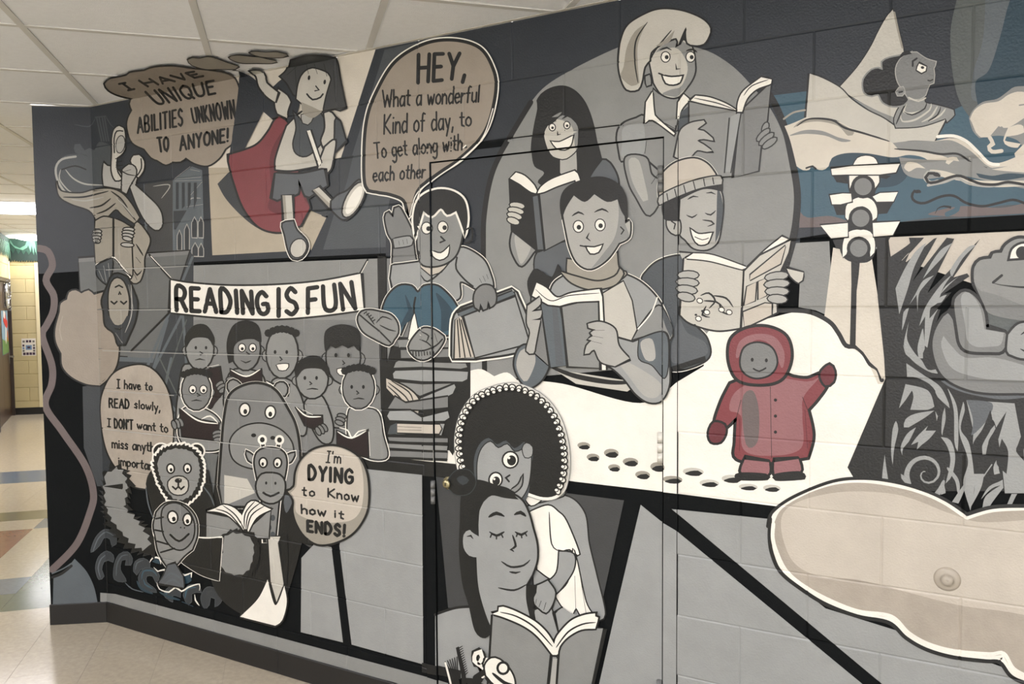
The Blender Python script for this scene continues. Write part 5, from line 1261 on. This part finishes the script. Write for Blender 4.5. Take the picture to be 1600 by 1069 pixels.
for P, Q, n_ in ((P2, P3, eh), (hp(-8.46, -3.95), hp(-5.6, -3.95), Vector((1,1,0)).normalized())):
    d = Q-P; Ln = d.length; d.normalize(); v, fc = boxdata(0, Ln, -.008, 0, 0, .105)
    o = link('baseboard_back' if P is P2 else 'baseboard_hallway', meshof('bb', [d*p[0]-n_*p[1]+Vector((0,0,p[2])) for p in v], fc, [bb]), None, 'structure'); o.location = P
lit_paint = mat('corner_guard_cream', (236,226,190), rough=.4)  # brightly lit edge on the far wall, put in as a paler strip
d = (P3-P2).normalized(); v, fc = boxdata(.335, .395, -.012, 0, .105, 2.28)
o = link('trim_2', meshof('cg', [d*p[0]-eh*p[1]+Vector((0,0,p[2])) for p in v], fc, [lit_paint]), None, 'structure'); o.location = P2; o['label'] = 'pale corner guard on the far wall'  # pale strip standing in for the lit edge, not a corner guard

brown = mat('door_brown_stain', (66,50,42), rough=.35, bump=.2, scale=40, var=.12, vscale=12); framebr = mat('door_frame_brown', (52,42,38), rough=.4)
d2 = empty('door_2', P1, 'dark brown hallway double door with holiday decorations', kind='structure')
def dbox(name, t0, t1, y0, y1, z0, z1, m, parent, ch=0):
    v, fc = boxdata(t0, t1, y0, y1, z0, z1, ch); return link(name, meshof(name, [dd*p[0]-nn*p[1]+Vector((0,0,p[2])) for p in v], fc, [m]), parent)
H2 = 2.03
mid = DLn/2
lf = dbox('door_leaf', .045, mid-.002, .03, .07, .01, H2-.05, brown, d2, .002); rf = dbox('door_leaf', mid+.002, DLn-.05, .03, .07, .01, H2-.05, brown, d2, .002)
dbox('door_frame', 0, .045, -.01, .09, 0, H2, framebr, d2); dbox('door_frame', DLn-.05, DLn, -.01, .09, 0, H2, framebr, d2); dbox('door_frame', .045, DLn-.05, -.01, .09, H2-.05, H2, framebr, d2)
hpl = dbox('handle_plate', DLn-.15, DLn-.10, .024, .03, .78, 1.0, steel, rf); dbox('door_handle', DLn-.24, DLn-.11, -.03, -.012, .875, .9, steel, rf); dbox('handle_stem', DLn-.135, DLn-.115, -.012, .024, .875, .9, steel, rf)
# things on the brown door
def dp(t, out, z): return P1+dd*t+nn*out+Vector((0, 0, z))
tins = mat('silver_tinsel', (196,198,200), rough=.25, metal=.8)
wr = empty('tinsel_wreath', dp(DLn-.42, -.02, 1.78), 'bushy silver tinsel wreath hanging on the brown hallway door', 'wreath')
vs, fs = [], []
for k in range(420):
    th = random.uniform(0, 2*math.pi); r_ = .13+random.gauss(0, .03); p = dd*(r_*math.cos(th))+Vector((0,0,r_*1.25*math.sin(th)))+nn*random.uniform(0, .06)
    q = Vector((random.gauss(0,1), random.gauss(0,1), random.gauss(0,1))).normalized()*.035; r2 = q.cross(Vector((.3,.5,.8))).normalized()*.005
    n0 = len(vs); vs += [p-r2, p+r2, p+q]; fs.append((n0, n0+1, n0+2))
link('tinsel', meshof('tinsel', vs, fs, [tins]), wr, 'stuff')
vs, fs = [], []
for i in range(20):
    for j in range(6):
        a_, b_ = 2*math.pi*i/20, 2*math.pi*j/6; r_ = .13+.02*math.cos(b_); vs.append(dd*(r_*math.cos(a_))+Vector((0,0,r_*1.25*math.sin(a_)))+nn*(.02+.02*math.sin(b_)))
        fs.append((i*6+j, i*6+(j+1) % 6, ((i+1) % 20)*6+(j+1) % 6, ((i+1) % 20)*6+j))
link('ring', meshof('ring', vs, fs, [tins]), wr)
def flat(name, org, pts_, m, parent, th=.002, out=0.0, d=dd, nr=nn):
    n = len(pts_); vs = [d*p[0]+Vector((0,0,p[1]))+nr*(out+th) for p in pts_]+[d*p[0]+Vector((0,0,p[1]))+nr*out for p in pts_]
    tri = tessellate_polygon([[Vector((p[0], p[1], 0)) for p in pts_]]); fs = [tuple(t) for t in tri]+[(k, (k+1) % n, (k+1) % n+n, k+n) for k in range(n)]+[tuple(i+n for i in t) for t in tri]
    return link(name, meshof(name, vs, fs, [m]), parent)
card = mat('poster_green', (92,128,66), rough=.7); card_b = mat('poster_blue', (120,150,170), rough=.7); redm = mat('stocking_red', (186,46,40), rough=.7); wht = mat('paper_white', (232,228,222), rough=.7); org_ = mat('carrot_orange', (214,120,60), rough=.7)
dpst = empty('door_poster', dp(DLn-.62, -.028, .95), 'green bottomed holiday poster with red stocking on the brown door', 'poster')
flat('sheet', None, [(-.3, 0), (.42, .0), (.44, .05), (.44, .62), (-.3, .62)], card_b, dpst); flat('grass', None, [(-.29, .005), (.41, .005), (.43, .05), (.42, .2), (.2, .24), (0, .19), (-.29, .23)], card, dpst, out=.002)
flat('stocking', None, [(-.1, .62), (.08, .6), (.2, .5), (.34, .47), (.38, .41), (.3, .36), (.1, .39), (-.1, .47)], redm, dpst, out=.004); flat('cuff', None, [(-.1, .62), (-.1, .53), (.02, .5), (.06, .6)], wht, dpst, out=.006)
flat('gnome', None, [(.1, .4), (.2, .36), (.17, .2), (.12, .14), (.06, .2)], wht, dpst, out=.004); flat('gnome', None, [(.3, .34), (.36, .3), (.37, .2), (.32, .16), (.28, .2)], org_, dpst, out=.004)
# poster on the far wall
d3 = (P3-P2).normalized()
wp = empty('wall_poster', P2+d3*.125+eh*.001+Vector((0,0,.885)), 'small white notice with rows of dark pictures on the far cream wall', 'poster')
flat('sheet', None, [(0, 0), (.19, 0), (.19, .26), (0, .26)], wht, wp, d=d3, nr=eh)
dk = mat('print_dark', (70,52,74), rough=.7); bl = mat('print_blue', (120,150,190), rough=.7); gy = mat('print_grey', (120,120,116), rough=.7)
for k in range(4): x = .016+k*.042; flat('picture', None, [(x, .012), (x+.034, .012), (x+.034, .05), (x, .05)], dk, wp, .0006, .002, d3, eh)
for x, z, w_, h_, m in ((.055,.09,.08,.07,bl), (.075,.11,.04,.03,dk), (.012,.06,.025,.03,gy), (.012,.1,.025,.03,bl), (.012,.14,.025,.03,dk), (.15,.06,.028,.03,gy), (.15,.1,.028,.03,dk), (.15,.14,.028,.03,gy), (.06,.2,.03,.035,dk), (.1,.2,.03,.035,dk), (.015,.2,.03,.03,gy), (.145,.2,.03,.03,gy)):
    flat('picture', None, [(x, z), (x+w_, z), (x+w_, z+h_), (x, z+h_)], m, wp, .0006, .002+(.001 if w_ == .04 else 0), d3, eh)
# leafy valance
gr1 = mat('valance_green', (44,76,62), rough=.7, var=.2, vscale=9); gr2 = mat('valance_light_green', (96,142,118), rough=.7); gr3 = mat('valance_dark_green', (36,54,48), rough=.7)
va = empty('leaf_valance', P2+eh*.02+Vector((0,0,2.27)), 'dark green paper valance cut like grass along the top of the far wall', 'valance')
def fringe(x0, x1, zt, zb, n, amp):
    P = [(x0, zt), (x1, zt)]
    for k in range(n+1):
        x = x1+(x0-x1)*k/n; P.append((x, zb+(amp*random.uniform(.4, 1) if k % 2 else -amp*random.uniform(0, .4))))
    return P[::-1]
flat('grass_strip', None, fringe(0, .55, .36, .02, 34, .03), gr3, va, .004, 0, d3, eh)
flat('grass_strip', None, fringe(.0, .55, .36, .14, 16, .07), gr1, va, .004, .006, d3, eh)
for pts_ in ([(.03,.3),(.1,.22),(.2,.19),(.26,.23),(.3,.34),(.27,.36),(.23,.26),(.16,.22),(.08,.26),(.04,.34)], [(.27,.28),(.3,.16),(.32,.26),(.34,.12),(.35,.24),(.38,.12),(.37,.26),(.36,.32),(.3,.34)]): flat('leaf', None, pts_, gr2, va, .003, .012, d3, eh)
vb = empty('leaf_valance', dp(DLn, .02, 2.27), 'dark green paper valance cut like grass above the brown door', 'valance')
flat('grass_strip', None, fringe(-1.5, -.07, .36, .16, 60, .05), gr1, vb, .004, 0); flat('grass_strip', None, fringe(-1.5, -.07, .36, .1, 26, .12), gr3, vb, .002, -.004)
for k in range(7): x = -.2-k*.19; flat('leaf', None, [(x, .3), (x+.1, .2), (x+.16, .05), (x+.05, .12), (x-.08, .27)], gr2, vb, .003, .006)

# ---- walls of the lobby behind the camera
plain = mat('lobby_wall_paint', (226,220,202), rough=.6)
for nm, P, Q in (('wall_front', hp(-5.6, -3.95), hp(6.4, -3.95)), ('wall_lobby', Vector((UMAX, 0, 0)), Vector((UMAX, -7.6, 0)))):
    d = Q-P; L_ = d.length; d.normalize(); n_ = Vector((-d.y, d.x, 0)); n_ = n_ if n_.dot(CAM-P) > 0 else -n_
    v, fc = boxdata(0, L_, 0, .1, 0, CEIL); o = link(nm, meshof(nm, [d*p[0]-n_*p[1]+Vector((0,0,p[2])) for p in v], fc, [plain]), None, 'structure'); o.location = P

# ---- round bumper on the painted cloud
bp_ = hit(1480, 904, 'B')
bump = lathe('wall_bumper', [(.034, 0), (.034, .004), (.030, .008), (.024, .010), (.018, .010), (.0165, .014), (.015, .02), (.010, .024), (.003, .0255), (.001, .0245)], mat('bumper_beige_paint', (172,164,152), rough=.42, bump=.3, scale=120), None, n=32)
bump.location = (bp_.x, -.003, bp_.z); tag(bump, 'round domed wall bumper painted beige inside the big cloud balloon', 'wall bumper')

# ================================================================== THE PAINTED THINGS AS OBJECTS
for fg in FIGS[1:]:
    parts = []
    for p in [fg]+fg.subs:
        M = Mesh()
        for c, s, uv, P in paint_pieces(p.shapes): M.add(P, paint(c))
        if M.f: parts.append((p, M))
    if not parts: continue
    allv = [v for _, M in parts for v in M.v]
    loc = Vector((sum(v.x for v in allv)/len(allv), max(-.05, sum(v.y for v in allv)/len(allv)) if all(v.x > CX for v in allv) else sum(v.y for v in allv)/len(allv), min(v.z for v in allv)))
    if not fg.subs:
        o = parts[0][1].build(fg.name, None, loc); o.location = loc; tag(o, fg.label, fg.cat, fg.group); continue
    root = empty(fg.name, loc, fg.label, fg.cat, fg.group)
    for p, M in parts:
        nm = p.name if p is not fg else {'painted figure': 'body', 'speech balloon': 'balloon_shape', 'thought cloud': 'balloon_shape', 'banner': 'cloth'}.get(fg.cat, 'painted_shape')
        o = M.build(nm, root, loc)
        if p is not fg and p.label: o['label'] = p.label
print('objects', len(bpy.data.objects), 'tris', sum(len(m.loop_triangles) or sum(len(p.vertices)-2 for p in m.polygons) for m in bpy.data.meshes))
